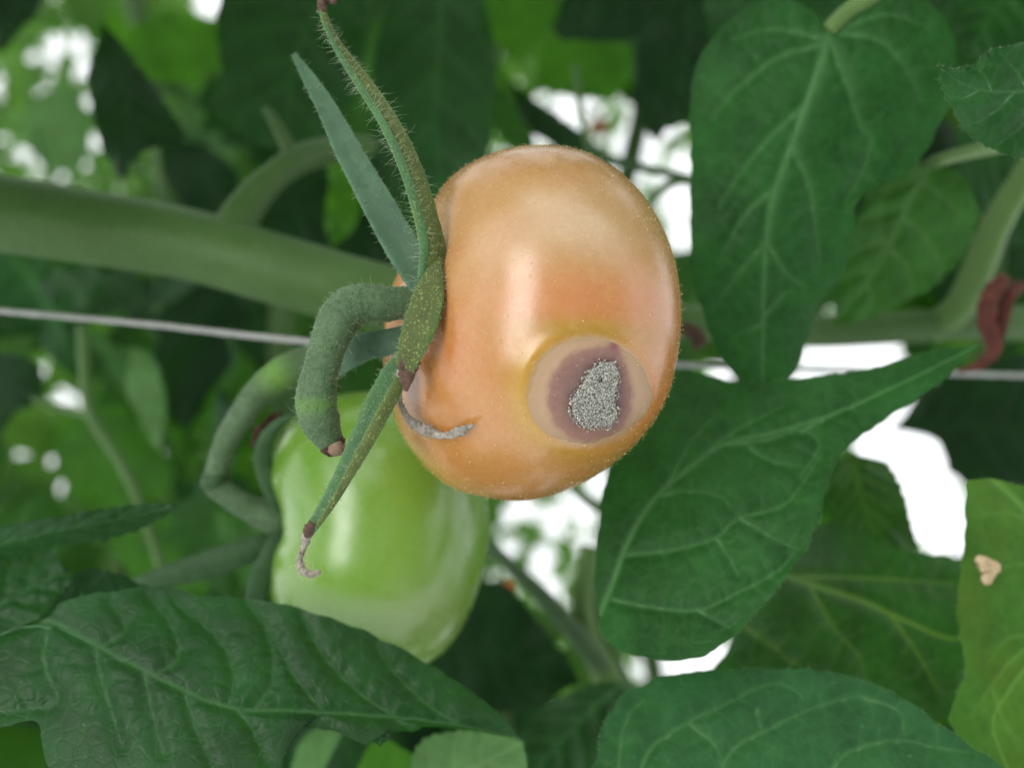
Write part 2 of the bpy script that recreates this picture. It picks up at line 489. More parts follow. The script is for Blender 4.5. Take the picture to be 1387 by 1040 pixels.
def leaf(label, left, right, mid, ctrl, mat, vmat='vein', veins=None, nsec=7, sweep=.22, nt_=150, ns=44,
         fold=0.0, wave=.0, quilt=.0006, vw=4.0, rough_edge=1.2, petiole=None, pet_r=(.0012, .0014), group=None, hairy=0,
         name='tomato_leaf', pet_mat='stem_pale', tubes=True, vein_gain=.75, vein_r=.00022):
    Lp, Rp, Mp = resample(left, nt_), resample(right, nt_), resample(mid, nt_)
    tt = np.linspace(0, 1, nt_)
    for e, sg in ((Lp, 1), (Rp, -1)):                                # uneven, finely toothed margin
        w = np.convolve(rng.normal(size=nt_ + 8), np.ones(3) / 3, 'same')[4:-4] * rough_edge
        w += rough_edge * .8 * np.sin(tt * 95 + rng.random() * 6)
        tn = unit(np.gradient(e, axis=0))
        e += np.stack([-tn[:, 1], tn[:, 0]], -1) * (w * np.sin(np.pi * tt) ** .4)[:, None]
    s = np.linspace(-1, 1, 2 * ns + 1)
    sa = np.abs(s)[None, :, None]
    G = np.where(s[None, :, None] < 0, Mp[:, None] * (1 - sa) + Lp[:, None] * sa, Mp[:, None] * (1 - sa) + Rp[:, None] * sa)
    dep = tps(ctrl)
    ph = rng.random(4) * 6.28
    S2 = np.abs(s)[None]
    D = dep(G[..., 0], G[..., 1]) + fold * S2 + wave * S2 ** 2 * (np.sin(tt[:, None] * 14 + ph[0]) * (s[None] > 0) + np.sin(tt[:, None] * 12 + ph[1]) * (s[None] <= 0))
    B = P(G[..., 0], G[..., 1], D)
    # veins in photo pixels
    prim = [resample(mid, 40)]
    if veins is not None:
        sec = [resample(v, 22) for v in veins]
    else:
        sec = []
        for sg in (-1, 1):
            for k in range(nsec):
                t0 = .05 + .78 * (k + .25 * rng.random() + (.3 if sg > 0 else 0)) / nsec
                u = np.linspace(0, 1, 22)
                t = np.clip(t0 + sweep * (1 - .45 * t0) * u ** 1.25, 0, .995)
                q = sg * u * .93
                ii = t * (nt_ - 1); jj = (q + 1) / 2 * (2 * ns)
                sec.append(G[np.round(ii).astype(int), np.round(jj).astype(int)])
    Q = G.reshape(-1, 2)
    pxm = K * float(np.mean(D)) * 1000.0                              # mm per pixel
    vv = np.zeros(len(Q)); dmin = np.full(len(Q), 1e9)
    d, r = seg_dist(Q, prim[0])
    vv = np.maximum(vv, np.exp(-(d / (vw * 1.25 * (1.25 - r))) ** 2)); dmin = np.minimum(dmin, d)
    ter = []
    for v in sec:
        d, r = seg_dist(Q, v)
        vv = np.maximum(vv, .8 * np.exp(-(d / (vw * .8 * (1.2 - .8 * r))) ** 2) * (1 - .35 * r)); dmin = np.minimum(dmin, d)
        # short cross veins leaving the side vein
        ln = np.hypot(*np.diff(v, axis=0).T).sum()
        for q in np.arange(.15, .95, max(.10, 34.0 / max(ln, 1))):
            for sg in (-1, 1):
                i = int(q * 20); tn = v[min(i + 1, 21)] - v[i]; tn = tn / max(np.hypot(*tn), 1e-6)
                nn = np.array([-tn[1], tn[0]]) * sg
                l = (16 + 22 * rng.random())
                p0 = v[i]; p1 = p0 + nn * l * .5 + tn * l * (.1 + .2 * rng.random()); p2 = p0 + nn * l + tn * l * (.5 * rng.random())
                ter.append(np.array([p0, p1, p2]))
    vt = np.zeros(len(Q)); dt = np.full(len(Q), 1e9)
    for v in ter:
        lo, hi = v.min(0) - 22, v.max(0) + 22
        k = np.where((Q[:, 0] > lo[0]) & (Q[:, 0] < hi[0]) & (Q[:, 1] > lo[1]) & (Q[:, 1] < hi[1]))[0]
        if len(k):
            d, r = seg_dist(Q[k], v)
            vt[k] = np.maximum(vt[k], .24 * np.exp(-(d / (vw * .55)) ** 2) * (1 - .6 * r)); dt[k] = np.minimum(dt[k], d)
    h = quilt * (1 - np.exp(-(dmin * pxm / 1.6) ** 2)) - quilt * .3 * np.exp(-(dt * pxm / .9) ** 2)
    du = np.gradient(B, axis=0); dv = np.gradient(B, axis=1)
    N = unit(np.cross(du, dv))
    tocam = np.array([0, 0, CAMZ]) - B
    N = N * np.where((N * tocam).sum(-1, keepdims=True) < 0, -1, 1)
    V = B + N * h.reshape(nt_, -1, 1)
    vv = np.clip(np.clip(np.maximum(vv, vt), 0, 1) * vein_gain * 1.15, 0, .95)
    root = thing(name, label, 'leaf', B[0, ns], group)
    mesh_obj('blade', V, grid_faces(nt_, 2 * ns + 1), M[mat], root, attrs={'vein': vv})
    if tubes:
        def vtube(nm, poly, r0, r1):
            idx = [int(np.argmin(((Q - p) ** 2).sum(-1))) for p in poly]
            c = V.reshape(-1, 3)[idx]
            for _ in range(6):
                c = np.vstack([c[:1], (c[:-2] + 2 * c[1:-1] + c[2:]) / 4, c[-1:]])
            n_ = N.reshape(-1, 3)[idx]
            c = c - n_ * r0 * .62
            t_, f_, _, _ = tube(c, [r0, (r0 + r1) / 2, r1], n=len(poly), m=6)
            mesh_obj(nm, t_, f_, M[vmat], root)
        vtube('midrib', prim[0][:-1], vein_r * 2.0, vein_r * .5)
        for v in sec:
            vtube('side_vein', v[:-3], vein_r, vein_r * .3)
    if petiole is not None:
        pp = np.array([B[0, ns] + 0 * B[0, ns]] + [P(*q) for q in petiole])
        t_, f_, _, _ = tube(pp, pet_r, n=24, m=10)
        mesh_obj('petiole', t_, f_, M[pet_mat], root)
    if hairy:
        e = np.concatenate([V[:, 0], V[:, -1]]); en = np.concatenate([V[:, 0] - V[:, 3], V[:, -1] - V[:, -4]])
        k = rng.integers(0, len(e), hairy)
        hairs('margin_hairs', e[k], unit(en[k]), (.0002, .0009), .000018, M['hair'], root, lean=.5)
    return root


# ================================================================== FRUIT
def fruit_shape(center, axis, R, Hs, dip, dipw, lobes, nu=210, nv=340, outline=None, origin=None, blossom=.0, ksm=7):
    a = unit(np.asarray(axis, float))
    e1 = unit(np.cross(a, [0, 0, 1.0])); e2 = np.cross(e1, a)
    u = np.linspace(0, np.pi, nu)[:, None]
    v = np.linspace(0, 2 * np.pi, nv, endpoint=False)[None]
    su, cu = np.sin(u), np.cos(u)
    rho = R * np.sign(su) * np.abs(su) ** .88
    z = Hs * np.sign(cu) * np.abs(cu) ** .95
    z = z - dip * np.exp(-(rho / dipw) ** 2) * (cu > 0) + blossom * np.exp(-(rho / dipw) ** 2) * (cu < 0)
    lob = 1 + lobes * (.6 * np.cos(5 * v + .6) + .4 * np.cos(3 * v + 2)) * np.clip(cu + .35, 0, 1) * su
    X = rho * lob * np.cos(v); Y = rho * lob * np.sin(v); Z = z + 0 * v
    V = center + X[..., None] * e1 + Y[..., None] * e2 + Z[..., None] * a
    if outline is not None:
        o = np.asarray(origin, float)
        ol = resample(np.vstack([outline, outline[:1]]), 500) - o
        oa = np.arctan2(ol[:, 1], ol[:, 0]); orr = np.hypot(*ol.T)
        k = np.argsort(oa); oa, orr = oa[k], orr[k]
        bins = 180
        ba = -np.pi + (np.arange(bins) + .5) * 2 * np.pi / bins
        want = np.interp(ba, oa, orr, period=2 * np.pi)
        for _ in range(4):
            q = proj(V).reshape(-1, 2) - o
            an = np.arctan2(q[:, 1], q[:, 0]); rr = np.hypot(*q.T)
            b = np.clip(((an + np.pi) / (2 * np.pi) * bins).astype(int), 0, bins - 1)
            mx = np.zeros(bins); np.maximum.at(mx, b, rr)
            ratio = want / np.maximum(mx, 1)
            kk = np.ones(ksm) / ksm
            ratio = np.convolve(np.r_[ratio[-20:], ratio, ratio[:20]], kk, 'same')[20:-20]
            f = np.interp(an, ba, ratio, period=2 * np.pi)
            w = np.clip(rr / np.maximum(mx[b], 1), 0, 1) ** 1.5
            f = 1 + (f - 1) * w
            nq = o + q * f[:, None]
            d = V.reshape(-1, 3)[:, 1]
            V = P(nq[:, 0], nq[:, 1], d).reshape(V.shape)
    return V, a


def fruit_normals(V):
    du = np.gradient(V, axis=0)
    dv = np.roll(V, -1, 1) - np.roll(V, 1, 1)
    n = unit(np.cross(du, dv))
    c = V.reshape(-1, 3).mean(0)
    n = n * np.where((n * (V - c)).sum(-1, keepdims=True) < 0, -1, 1)
    return n


def gau(q, x, y, sx, sy, rot=0.0):
    dx, dy = q[..., 0] - x, q[..., 1] - y
    c, s = math.cos(rot), math.sin(rot)
    return np.exp(-((dx * c + dy * s) / sx) ** 2 - ((-dx * s + dy * c) / sy) ** 2)


def lerp(a, b, w):
    return a + (np.asarray(b) - a) * w[..., None]


# ---- the ripening tomato with the rotting spot
OUT_A = [(735, 195), (790, 204), (845, 236), (888, 288), (914, 350), (923, 420), (916, 495), (896, 552), (853, 608), (795, 652), (725, 677), (660, 674),
         (602, 655), (555, 607), (531, 560), (519, 505), (520, 440), (533, 382), (560, 330), (582, 282), (602, 248), (638, 220), (685, 202)]
CA = P(733, 437, .187)
th, tz = math.radians(20), math.radians(-4)
VA, AXA = fruit_shape(CA, (-math.cos(th) * math.cos(tz), -math.sin(th), -math.cos(th) * math.sin(tz)), .0325, .0258, .0026, .0050, .004,
                      outline=np.array(OUT_A, float), origin=(728, 437))
qa = proj(VA)
front = VA[..., 1] < CA[1] + .004
spot_c = np.array([797.0, 530.0])
e_spot = np.hypot((qa[..., 0] - spot_c[0]) / 81, (qa[..., 1] - spot_c[1]) / 74)
NA = fruit_normals(VA)
VA = VA - NA * (np.where(front, .0009 * np.exp(-(e_spot / .85) ** 4), 0))[..., None]
VA = VA + NA * (np.where(front, .00025 * np.exp(-((e_spot - 1.12) / .14) ** 2), 0))[..., None]
tone = np.zeros(VA.shape) + np.array([.475, .21, .064])
tone = lerp(tone, [.46, .295, .145], .95 * gau(qa, 790, 300, 150, 75, .15))        # paler, still greenish cheek
tone = lerp(tone, [.49, .30, .15], .6 * gau(qa, 650, 350, 80, 90))
tone = lerp(tone, [.37, .185, .07], .8 * gau(qa, 735, 190, 150, 38))
tone = lerp(tone, [.53, .19, .075], .75 * gau(qa, 800, 408, 130, 40, .05))       # redder band
tone = lerp(tone, [.53, .185, .065], .7 * gau(qa, 590, 465, 45, 60))
tone = lerp(tone, [.54, .16, .03], .85 * gau(qa, 900, 540, 45, 90, .5))
tone = lerp(tone, [.50, .215, .05], .7 * gau(qa, 620, 600, 110, 60))
ring = np.exp(-((e_spot - 1.12) / .25) ** 2)
tone = lerp(tone, [.46, .25, .02], np.where(front, .85 * ring * (.55 + .45 * np.clip((spot_c[0] - qa[..., 0]) / 80, -1, 1)), 0))
tone = lerp(tone, [.46, .27, .03], np.where(front, .65 * gau(qa, 712, 545, 26, 55, -.1), 0))
tone = lerp(tone, [.33, .20, .015], np.where(front, .75 * gau(qa, 790, 448, 85, 14, .05), 0))
tone = lerp(tone, [.42, .27, .16], np.where(front, np.clip((1.06 - e_spot) / .12, 0, 1), 0))
tomato = thing('tomato', 'ripening orange tomato with a sunken rot spot and grey mould', 'tomato', CA + AXA * .02, None)
skin = mesh_obj('fruit_body', VA, grid_faces(VA.shape[0], VA.shape[1], True), M['fruit_orange'], tomato, attrs={'tone': tone.reshape(-1, 3)})
BA = BVHTree.FromPolygons(VA.reshape(-1, 3).tolist(), grid_faces(VA.shape[0], VA.shape[1], True).tolist())
CAMV = Vector((0, 0, CAMZ))


def hit(px, py, bvh=None):
    d = Vector(P(px, py, 1.0).tolist()) - CAMV
    loc, nor, _, _ = (bvh or BA).ray_cast(CAMV, d.normalized())
    if loc is None:
        return None, None
    n = np.array(nor)
    if n @ np.array(d) > 0:
        n = -n
    return np.array(loc), n


# rot spot: its own skin, pale at the rim, purple brown inside
nr, na_ = 46, 120
ang = np.linspace(0, 2 * np.pi, na_, endpoint=False)
wob = 1 + .05 * np.sin(2 * ang + 2.2) + .035 * np.sin(3 * ang + 1) + .022 * np.sin(5 * ang + .4) + .012 * np.sin(9 * ang) + .008 * np.sin(17 * ang + 1)
rv, rc = [], []
mould_poly = np.array([(640, 320), (720, 330), (745, 380), (735, 470), (720, 540), (720, 610), (740, 660), (690, 740), (620, 735), (540, 750), (480, 710),
                       (445, 630), (450, 560), (500, 490), (545, 410), (590, 350)], float) * (240 / 1248.) + np.array([690, 430])
mp_c = resample(np.vstack([mould_poly, mould_poly[:1]]), 160)


def inside(poly, q):
    x, y = q
    c = False
    for i in range(len(poly)):
        x1, y1 = poly[i - 1]; x2, y2 = poly[i]
        if (y1 > y) != (y2 > y) and x < (x2 - x1) * (y - y1) / (y2 - y1) + x1:
            c = not c
    return c


purple = np.array([(832, 464), (845, 485), (854, 515), (855, 550), (843, 580), (822, 594), (795, 598), (770, 590), (750, 572), (742, 545), (745, 515), (760, 490), (785, 474), (812, 468)], float)
pu_c = resample(np.vstack([purple, purple[:1]]), 160)
for i in range(nr):
    f = (i / (nr - 1)) * 1.05
    for j, a_ in enumerate(ang):
        px = spot_c[0] + 81 * f * wob[j] * math.cos(a_); py = spot_c[1] + 74 * f * wob[j] * math.sin(a_)
        loc, n = hit(px, py)
        off = .00014 - .00030 * max(0, (f - .88) / .17) ** 1.5
        rv.append(loc + n * off)
        q = np.array([px, py])
        nz = 2.2 * math.sin(px * .21 + 1.3 * math.sin(py * .17)) + 1.8 * math.sin(py * .26 + 1.7 * math.sin(px * .13)) + 1.2 * math.sin((px + py) * .5)
        dp = np.hypot(*(pu_c - q).T).min() * (-1 if inside(purple, q) else 1) + .4 * nz      # <0 inside the purple
        dm = np.hypot(*(mp_c - q).T).min() * (-1 if inside(mould_poly, q) else 1)
        c = np.array([.48, .315, .205])
        c = c + (np.array([.42, .27, .16]) - c) * min(1, max(0, (f - .8) / .2))
        w = 1 / (1 + math.exp(dp / 1.7))
        c = c + (np.array([.285, .145, .12]) - c) * w
        w = max(0, min(1, (-dp - 2) / 26)) * .75
        c = c + (np.array([.19, .115, .115]) - c) * w
        w = math.exp(-(((px - 790) / 40) ** 2 + ((py - 586) / 12) ** 2)) * .7 + math.exp(-(((px - 757) / 12) ** 2 + ((py - 555) / 26) ** 2)) * .4
        c = c + (np.array([.33, .165, .125]) - c) * min(1, w) / (1 + math.exp(dp / 1.7))
        w = math.exp(-max(dm, 0) / 7.0) * .85
        c = c + (np.array([.11, .06, .06]) - c) * w
        w = math.exp(-(((px - 832) / 6) ** 2 + ((py - 469) / 8) ** 2)) * .8
        c = c + (np.array([.22, .07, .08]) - c) * w
        w = math.exp(-(((px - 838) / 8) ** 2 + ((py - 536) / 18) ** 2)) * .6
        c = c + (np.array([.12, .06, .065]) - c) * w
        rc.append(c)
rot = mesh_obj('rot_spot', np.array(rv), grid_faces(nr, na_, True), M['rot'], tomato, attrs={'tone': np.array(rc)})
rot['label'] = 'pale ringed purple brown sunken patch'
# mould: a felt of fine spore threads
mpos, mnor = [], []
lo, hi = mould_poly.min(0) - 7, mould_poly.max(0) + 7
while len(mpos) < 5200:
    q = lo + (hi - lo) * rng.random(2)
    dm = np.hypot(*(mp_c - q).T).min()
    ins = inside(mould_poly, q)
    if not ins and (dm > 7 or rng.random() < (.6 if dm < 2 else .93)):
        continue
    if ins and math.hypot((q[0] - 811) / 3.2, (q[1] - 512) / 5) < 1 and rng.random() < .85:
        continue
    loc, n = hit(*q)
    mpos.append(loc + n * .0001); mnor.append(n)
mpos, mnor = np.array(mpos), np.array(mnor)
mo = grains('mould_patch', mpos + mnor * (.0002 + .0006 * rng.random((len(mpos), 1))), .00010 + .00008 * rng.random(len(mpos)), M['mould'], rot)
mo['label'] = 'grey furry mould in the middle of the spot'
hairs('mould_threads', mpos[:2600], mnor[:2600], (.0005, .0013), .00003, M['mould'], rot, lean=.45)
# fine golden hairs over the skin
k = rng.integers(0, VA.shape[0] * VA.shape[1], 9000)
Vf, Nf = VA.reshape(-1, 3)[k], NA.reshape(-1, 3)[k]
ok = (Vf[:, 1] < CA[1] + .012) & ((e_spot.reshape(-1)[k] > .95) | (rng.random(len(k)) < .05))
ca_ = (Vf - CA) @ AXA
ok &= (ca_ < .024)
Vf, Nf = Vf[ok], Nf[ok]
Vf = Vf + rng.normal(size=Vf.shape) * .0002
hairs('skin_hairs', Vf[:3800], Nf[:3800], (.00014, .00042), .000038, M['speck'], tomato, lean=.5)
grains('skin_specks', Vf[1500:6500] + Nf[1500:6500] * .00003, .00005 + .00007 * rng.random(len(Vf[1500:6500])) ** 2, M['speck'], tomato)


# ---- sepals and fruit stalk
def sepal(parent, path, rw, rt, mat, n=70, m=18, roll=0.0, crease=.0, nhair=260, hl=(.0005, .0020), name='sepal', edge_pow=6, label=None, wob=.02):
    c = np.array([P(*p) for p in path])
    V, F, ax, nor = tube(c, rw, rt, n=n, m=m, roll=roll, crease=crease, wob=wob)
    ca = np.abs(np.cos(np.linspace(0, 2 * np.pi, m, endpoint=False))) ** edge_pow
    mid_ = (np.abs(np.sin(np.linspace(0, 2 * np.pi, m, endpoint=False))) > .995) * .35
    e = np.tile(np.clip(ca + mid_, 0, 1), n)
    o = mesh_obj(name, V, F, M[mat], parent, attrs={'edge': e})
    if label:
        o['label'] = label
    if mat == 'sepal_olive':
        k = rng.integers(0, len(V), 600)
        grains('glands', V[k] + nor[k] * .00002 + rng.normal(size=(600, 3)) * .00012, .00003 + .00002 * rng.random(600), M['gland'], o)
    if nhair:
        sg = np.tile(.15 + ca, n) / np.tile(.15 + ca, n).sum()
        k = rng.choice(len(V), nhair, p=sg)
        hairs('hairs', V[k], nor[k], hl, .000022, M['hair'], o, lean=.35, bend=.5)
    return o


PX = .000124          # one photo pixel at the calyx, in metres
# upright sepal along the shoulder (two faces: olive inner half against the fruit, green outer half)
sp1 = sepal(tomato, [(583, 405, 0.1668), (588, 350, 0.1658), (576, 290, 0.1648), (556, 225, 0.1658), (530, 170, 0.1678), (494, 112, 0.1718), (462, 68, 0.1748), (443, 35, 0.1768), (438, 14, 0.1778)],
            [14 * PX, 20 * PX, 19 * PX, 17 * PX, 15 * PX, 13 * PX, 10 * PX, 7 * PX, 6 * PX], [6 * PX, 8 * PX, 7 * PX, 6 * PX, 5 * PX, 4 * PX, 4 * PX, 4 * PX, 3 * PX],
            'sepal_olive', roll=[.5, .55, .6, .5, .5, .6, .6], nhair=240, hl=(.0006, .0026), label='long narrow sepal curling up with a withered tip')
sepal(sp1, [(570, 380, 0.1650), (574, 330, 0.1640), (560, 270, 0.1638), (541, 215, 0.1646), (517, 165, 0.1666), (484, 112, 0.1708), (455, 66, 0.1738), (440, 32, 0.1758)],
      [5 * PX, 7 * PX, 6 * PX, 6 * PX, 5 * PX, 5 * PX, 4 * PX, 3 * PX], [4 * PX, 4 * PX, 4 * PX, 4 * PX, 3 * PX, 3 * PX, 3 * PX, 2 * PX], 'sepal', name='folded_margin', nhair=260, hl=(.0008, .0030))
V_, F_, _, _ = tube(np.array([P(438, 18, 0.1778), P(436, 4, 0.1778), P(444, -4, 0.1778), P(454, 4, 0.1768)]), [6 * PX, 7 * PX, 6 * PX, 4 * PX], n=24, m=8, wob=.18)
mesh_obj('dried_tip', V_, F_, M['dry_brown'], sp1)
# flat bluish sepal standing up to the left
sepal(tomato, [(577, 392, 0.1708), (556, 355, 0.1718), (528, 305, 0.1738), (500, 255, 0.1768), (472, 205, 0.1798), (447, 155, 0.1828), (424, 115, 0.1858), (398, 74, 0.1888)],
      [20 * PX, 24 * PX, 23 * PX, 21 * PX, 19 * PX, 15 * PX, 11 * PX, 4 * PX], [5 * PX, 5 * PX, 4 * PX, 4 * PX, 4 * PX, 3 * PX, 3 * PX, 2 * PX], 'sepal_blue', crease=.32, nhair=170, hl=(.0004, .0012),
      edge_pow=14, label='flat blue green sepal')
# broad olive sepal lying down over the shoulder, its tip dried to a curl
sp3 = sepal(tomato, [(592, 340, 0.1663), (587, 375, 0.1648), (580, 410, 0.1636), (571, 442, 0.1628), (559, 472, 0.1626), (549, 500, 0.1630)],
            [4 * PX, 13 * PX, 22 * PX, 25 * PX, 21 * PX, 12 * PX], [4 * PX, 8 * PX, 10 * PX, 10 * PX, 9 * PX, 6 * PX], 'sepal_olive', roll=[.2, .3, .45, .5, .3], crease=.22, nhair=200, hl=(.0004, .0013), edge_pow=10,
            label='folded olive sepal with a dried curled tip')
V_, F_, ax_, nn_ = tube(np.array([P(549, 492, .1650), P(541, 520, .1675), P(543, 548, .1700), P(560, 573, .1712), P(585, 586, .1692), P(603, 590, .1671), P(622, 584, .1645), P(642, 575, .1618)]),
                        [9 * PX, 6 * PX, 4 * PX, 6 * PX, 8 * PX, 4 * PX, 8 * PX, 1 * PX], [5 * PX, 2.5 * PX, 2 * PX, 2 * PX, 2.5 * PX, 1.5 * PX, 2 * PX, .7 * PX], n=70, m=10, wob=.14, roll=[0, .6, .9, .3, .1, .5, .2])
dt_ = mesh_obj('dried_tip', V_, F_, M['dry'], sp3)
k = rng.integers(60, 420, 300)
hairs('hairs', V_[k], nn_[k], (.0003, .0018), .000022, M['hair_dry'], dt_, lean=.6, bend=.8)
V_, F_, _, _ = tube(np.array([P(556, 486, 0.1628), P(551, 505, 0.1626), P(550, 530, 0.1623)]), [15 * PX, 12 * PX, 2 * PX], [6 * PX, 4 * PX, 1 * PX], n=20, m=10, wob=.08)
mesh_obj('withered_band', V_, F_, M['dry_brown'], sp3)
# long sepal hanging down across the green fruit
sp4 = sepal(tomato, [(556, 470, 0.1708), (538, 505, 0.1688), (513, 553, 0.1668), (487, 605, 0.1658), (460, 655, 0.1658), (436, 695, 0.1663), (421, 717, 0.1668)],
            [9 * PX, 20 * PX, 21 * PX, 18 * PX, 14 * PX, 11 * PX, 8 * PX], [6 * PX, 8 * PX, 8 * PX, 7 * PX, 6 * PX, 5 * PX, 5 * PX], 'sepal', roll=.35, crease=.25, nhair=240, hl=(.0003, .0011), edge_pow=5,
            label='long dark green sepal hanging over the green fruit')
sepal(sp4, [(553, 492, 0.1683), (534, 530, 0.1658), (508, 580, 0.1643), (480, 630, 0.1638), (455, 675, 0.1646), (430, 712, 0.1658)],
      [5 * PX, 9 * PX, 9 * PX, 7 * PX, 5 * PX, 3 * PX], [3 * PX, 5 * PX, 5 * PX, 4 * PX, 3 * PX, 2 * PX], 'sepal_olive', name='folded_margin', nhair=120, hl=(.0003, .0010))
V_, F_, ax_, nn_ = tube(np.array([P(422, 712, 0.1668), P(417, 722, 0.1668), P(411, 742, 0.1668), P(406, 760, 0.1666), P(412, 774, 0.1660), P(424, 778, 0.1656), P(433, 773, 0.1653)]),
                        [7 * PX, 7 * PX, 4 * PX, 4 * PX, 6 * PX, 5 * PX, 3 * PX], n=50, m=9, wob=.12)
dt_ = mesh_obj('dried_tip', V_, F_, M['dry'], sp4)
k = rng.integers(120, 440, 240)
hairs('hairs', V_[k], nn_[k], (.0005, .0022), .000016, M['hair_dry'], dt_, lean=.6, bend=.8)
V_, F_, _, _ = tube(np.array([P(424, 708, 0.1663), P(419, 716, 0.1663), P(415, 726, 0.1666)]), [7 * PX, 8 * PX, 5 * PX], n=12, m=9, wob=.1)
mesh_obj('withered_band', V_, F_, M['dry_brown'], sp4)
# sepal behind the stalk, running down to the left
sepal(tomato, [(566, 448, 0.1743), (530, 462, 0.1753), (494, 470, 0.1773), (462, 487, 0.1803), (440, 510, 0.1843), (425, 540, 0.1893)],
      [14 * PX, 19 * PX, 21 * PX, 19 * PX, 13 * PX, 4 * PX], [5 * PX, 6 * PX, 5 * PX, 5 * PX, 4 * PX, 2 * PX], 'sepal_blue', crease=.2, nhair=120, hl=(.0006, .0018), label='sepal half hidden behind the stalk')
# stalk with its pale joint and brown broken end
pp = [(590, 425, 0.1738), (560, 411, 0.1723), (522, 412, 0.1708), (494, 411, 0.1700), (470, 420, 0.1694), (450, 452, 0.1688), (434, 505, 0.1688), (428, 545, 0.1690), (437, 578, 0.1698), (452, 604, 0.1708)]
V_, F_, ax_, nn_ = tube(np.array([P(*p) for p in pp]), [18 * PX, 22 * PX, 24 * PX, 28 * PX, 29 * PX, 25 * PX, 24 * PX, 28 * PX, 27 * PX, 16 * PX], n=130, m=26, wob=.022)
qj = proj(ax_)
jt = np.exp(-((qj[:, 1] - 546) / 9) ** 2) * (qj[:, 0] < 460) * .5
ped = mesh_obj('stalk', V_, F_, M['pedicel'], tomato, attrs={'joint': np.repeat(jt, 26)})
k = rng.integers(0, len(V_), 1500)
hairs('hairs', V_[k], nn_[k], (.0002, .0011), .000016, M['hair'], ped, lean=.4, bend=.6)
k = rng.integers(0, len(V_), 60)
hairs('long_hairs', V_[k], nn_[k], (.0012, .0030), .000026, M['hair'], ped, lean=.35, bend=.7)
V_, F_, _, _ = tube(np.array([P(447, 597, 0.1700), P(452, 605, 0.1706), P(455, 610, 0.1710)]), [17 * PX, 17.5 * PX, 13 * PX], n=10, m=16, wob=.05)
mesh_obj('broken_rim', V_, F_, M['cut_rim'], ped)
V_, F_, _, _ = tube(np.array([P(454, 601, 0.1683), P(456, 606, 0.1683), P(458, 612, 0.1693)]), [9 * PX, 12 * PX, 6 * PX], n=10, m=12, wob=.12)
mesh_obj('broken_end', V_, F_, M['cut'], ped)

# ---- the green tomato behind
OUT_B = [(395, 560), (374, 595), (367, 640), (373, 680), (386, 706), (374, 740), (366, 785), (372, 830), (400, 872), (450, 900), (520, 912), (580, 899), (622, 858), (646, 805), (660, 745), (661, 690),
         (648, 630), (615, 575), (560, 540), (500, 530), (440, 537)]
CB = P(515, 716, .236)
VB, AXB = fruit_shape(CB, (-1, -.10, .04), .0322, .0262, 0.0085, .0085, .006, nu=130, nv=200, outline=np.array(OUT_B, float), origin=(520, 716), ksm=13)
qb = proj(VB)
tone = np.zeros(VB.shape) + np.array([.15, .30, .028])
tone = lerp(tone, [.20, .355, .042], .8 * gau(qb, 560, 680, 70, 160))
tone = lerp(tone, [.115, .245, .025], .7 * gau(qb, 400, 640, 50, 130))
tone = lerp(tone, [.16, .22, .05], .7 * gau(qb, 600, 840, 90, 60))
green = thing('tomato', 'unripe green tomato hanging behind the orange one', 'tomato', CB + AXB * .02, None)
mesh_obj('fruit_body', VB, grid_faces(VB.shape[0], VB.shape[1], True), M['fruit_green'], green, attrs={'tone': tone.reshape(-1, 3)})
QX = .000172
sepal(green, [(396, 706, .232), (374, 672, .226), (357, 630, .224), (358, 598, .222), (376, 574, .221), (400, 562, .221)], [10 * QX, 12 * QX, 13 * QX, 11 * QX, 8 * QX, 3 * QX], [5 * QX] * 6, 'sepal_dark', nhair=40, label='dark sepal curling up over the green fruit')
sepal(green, [(394, 708, .232), (376, 735, .228), (358, 775, .226), (345, 812, .226), (338, 840, .227)], [10 * QX, 14 * QX, 16 * QX, 13 * QX, 4 * QX], [5 * QX] * 5, 'sepal_dark', nhair=40, label='dark sepal hanging down')
sepal(green, [(392, 712, .234), (362, 735, .231), (318, 752, .229), (270, 768, .228), (215, 782, .228), (158, 797, .229)], [8 * QX, 15 * QX, 19 * QX, 17 * QX, 11 * QX, 3 * QX], [5 * QX] * 6, 'sepal_dark', nhair=40, label='long dark sepal pointing away from the fruit')
pp = [(398, 706, .234), (370, 700, .231), (330, 684, .228), (298, 662, .227), (290, 652, .227)]
V_, F_, ax_, nn_ = tube(np.array([P(*p) for p in pp]), [25 * QX, 24 * QX, 17 * QX, 15 * QX, 16 * QX], n=50, m=18, wob=.01)
st = mesh_obj('stalk', V_, F_, M['pedicel'], green, attrs={'joint': np.zeros(len(V_))})
k = rng.integers(0, len(V_), 300)
hairs('hairs', V_[k], nn_[k], (.0003, .0011), .00002, M['hair'], st, lean=.4)

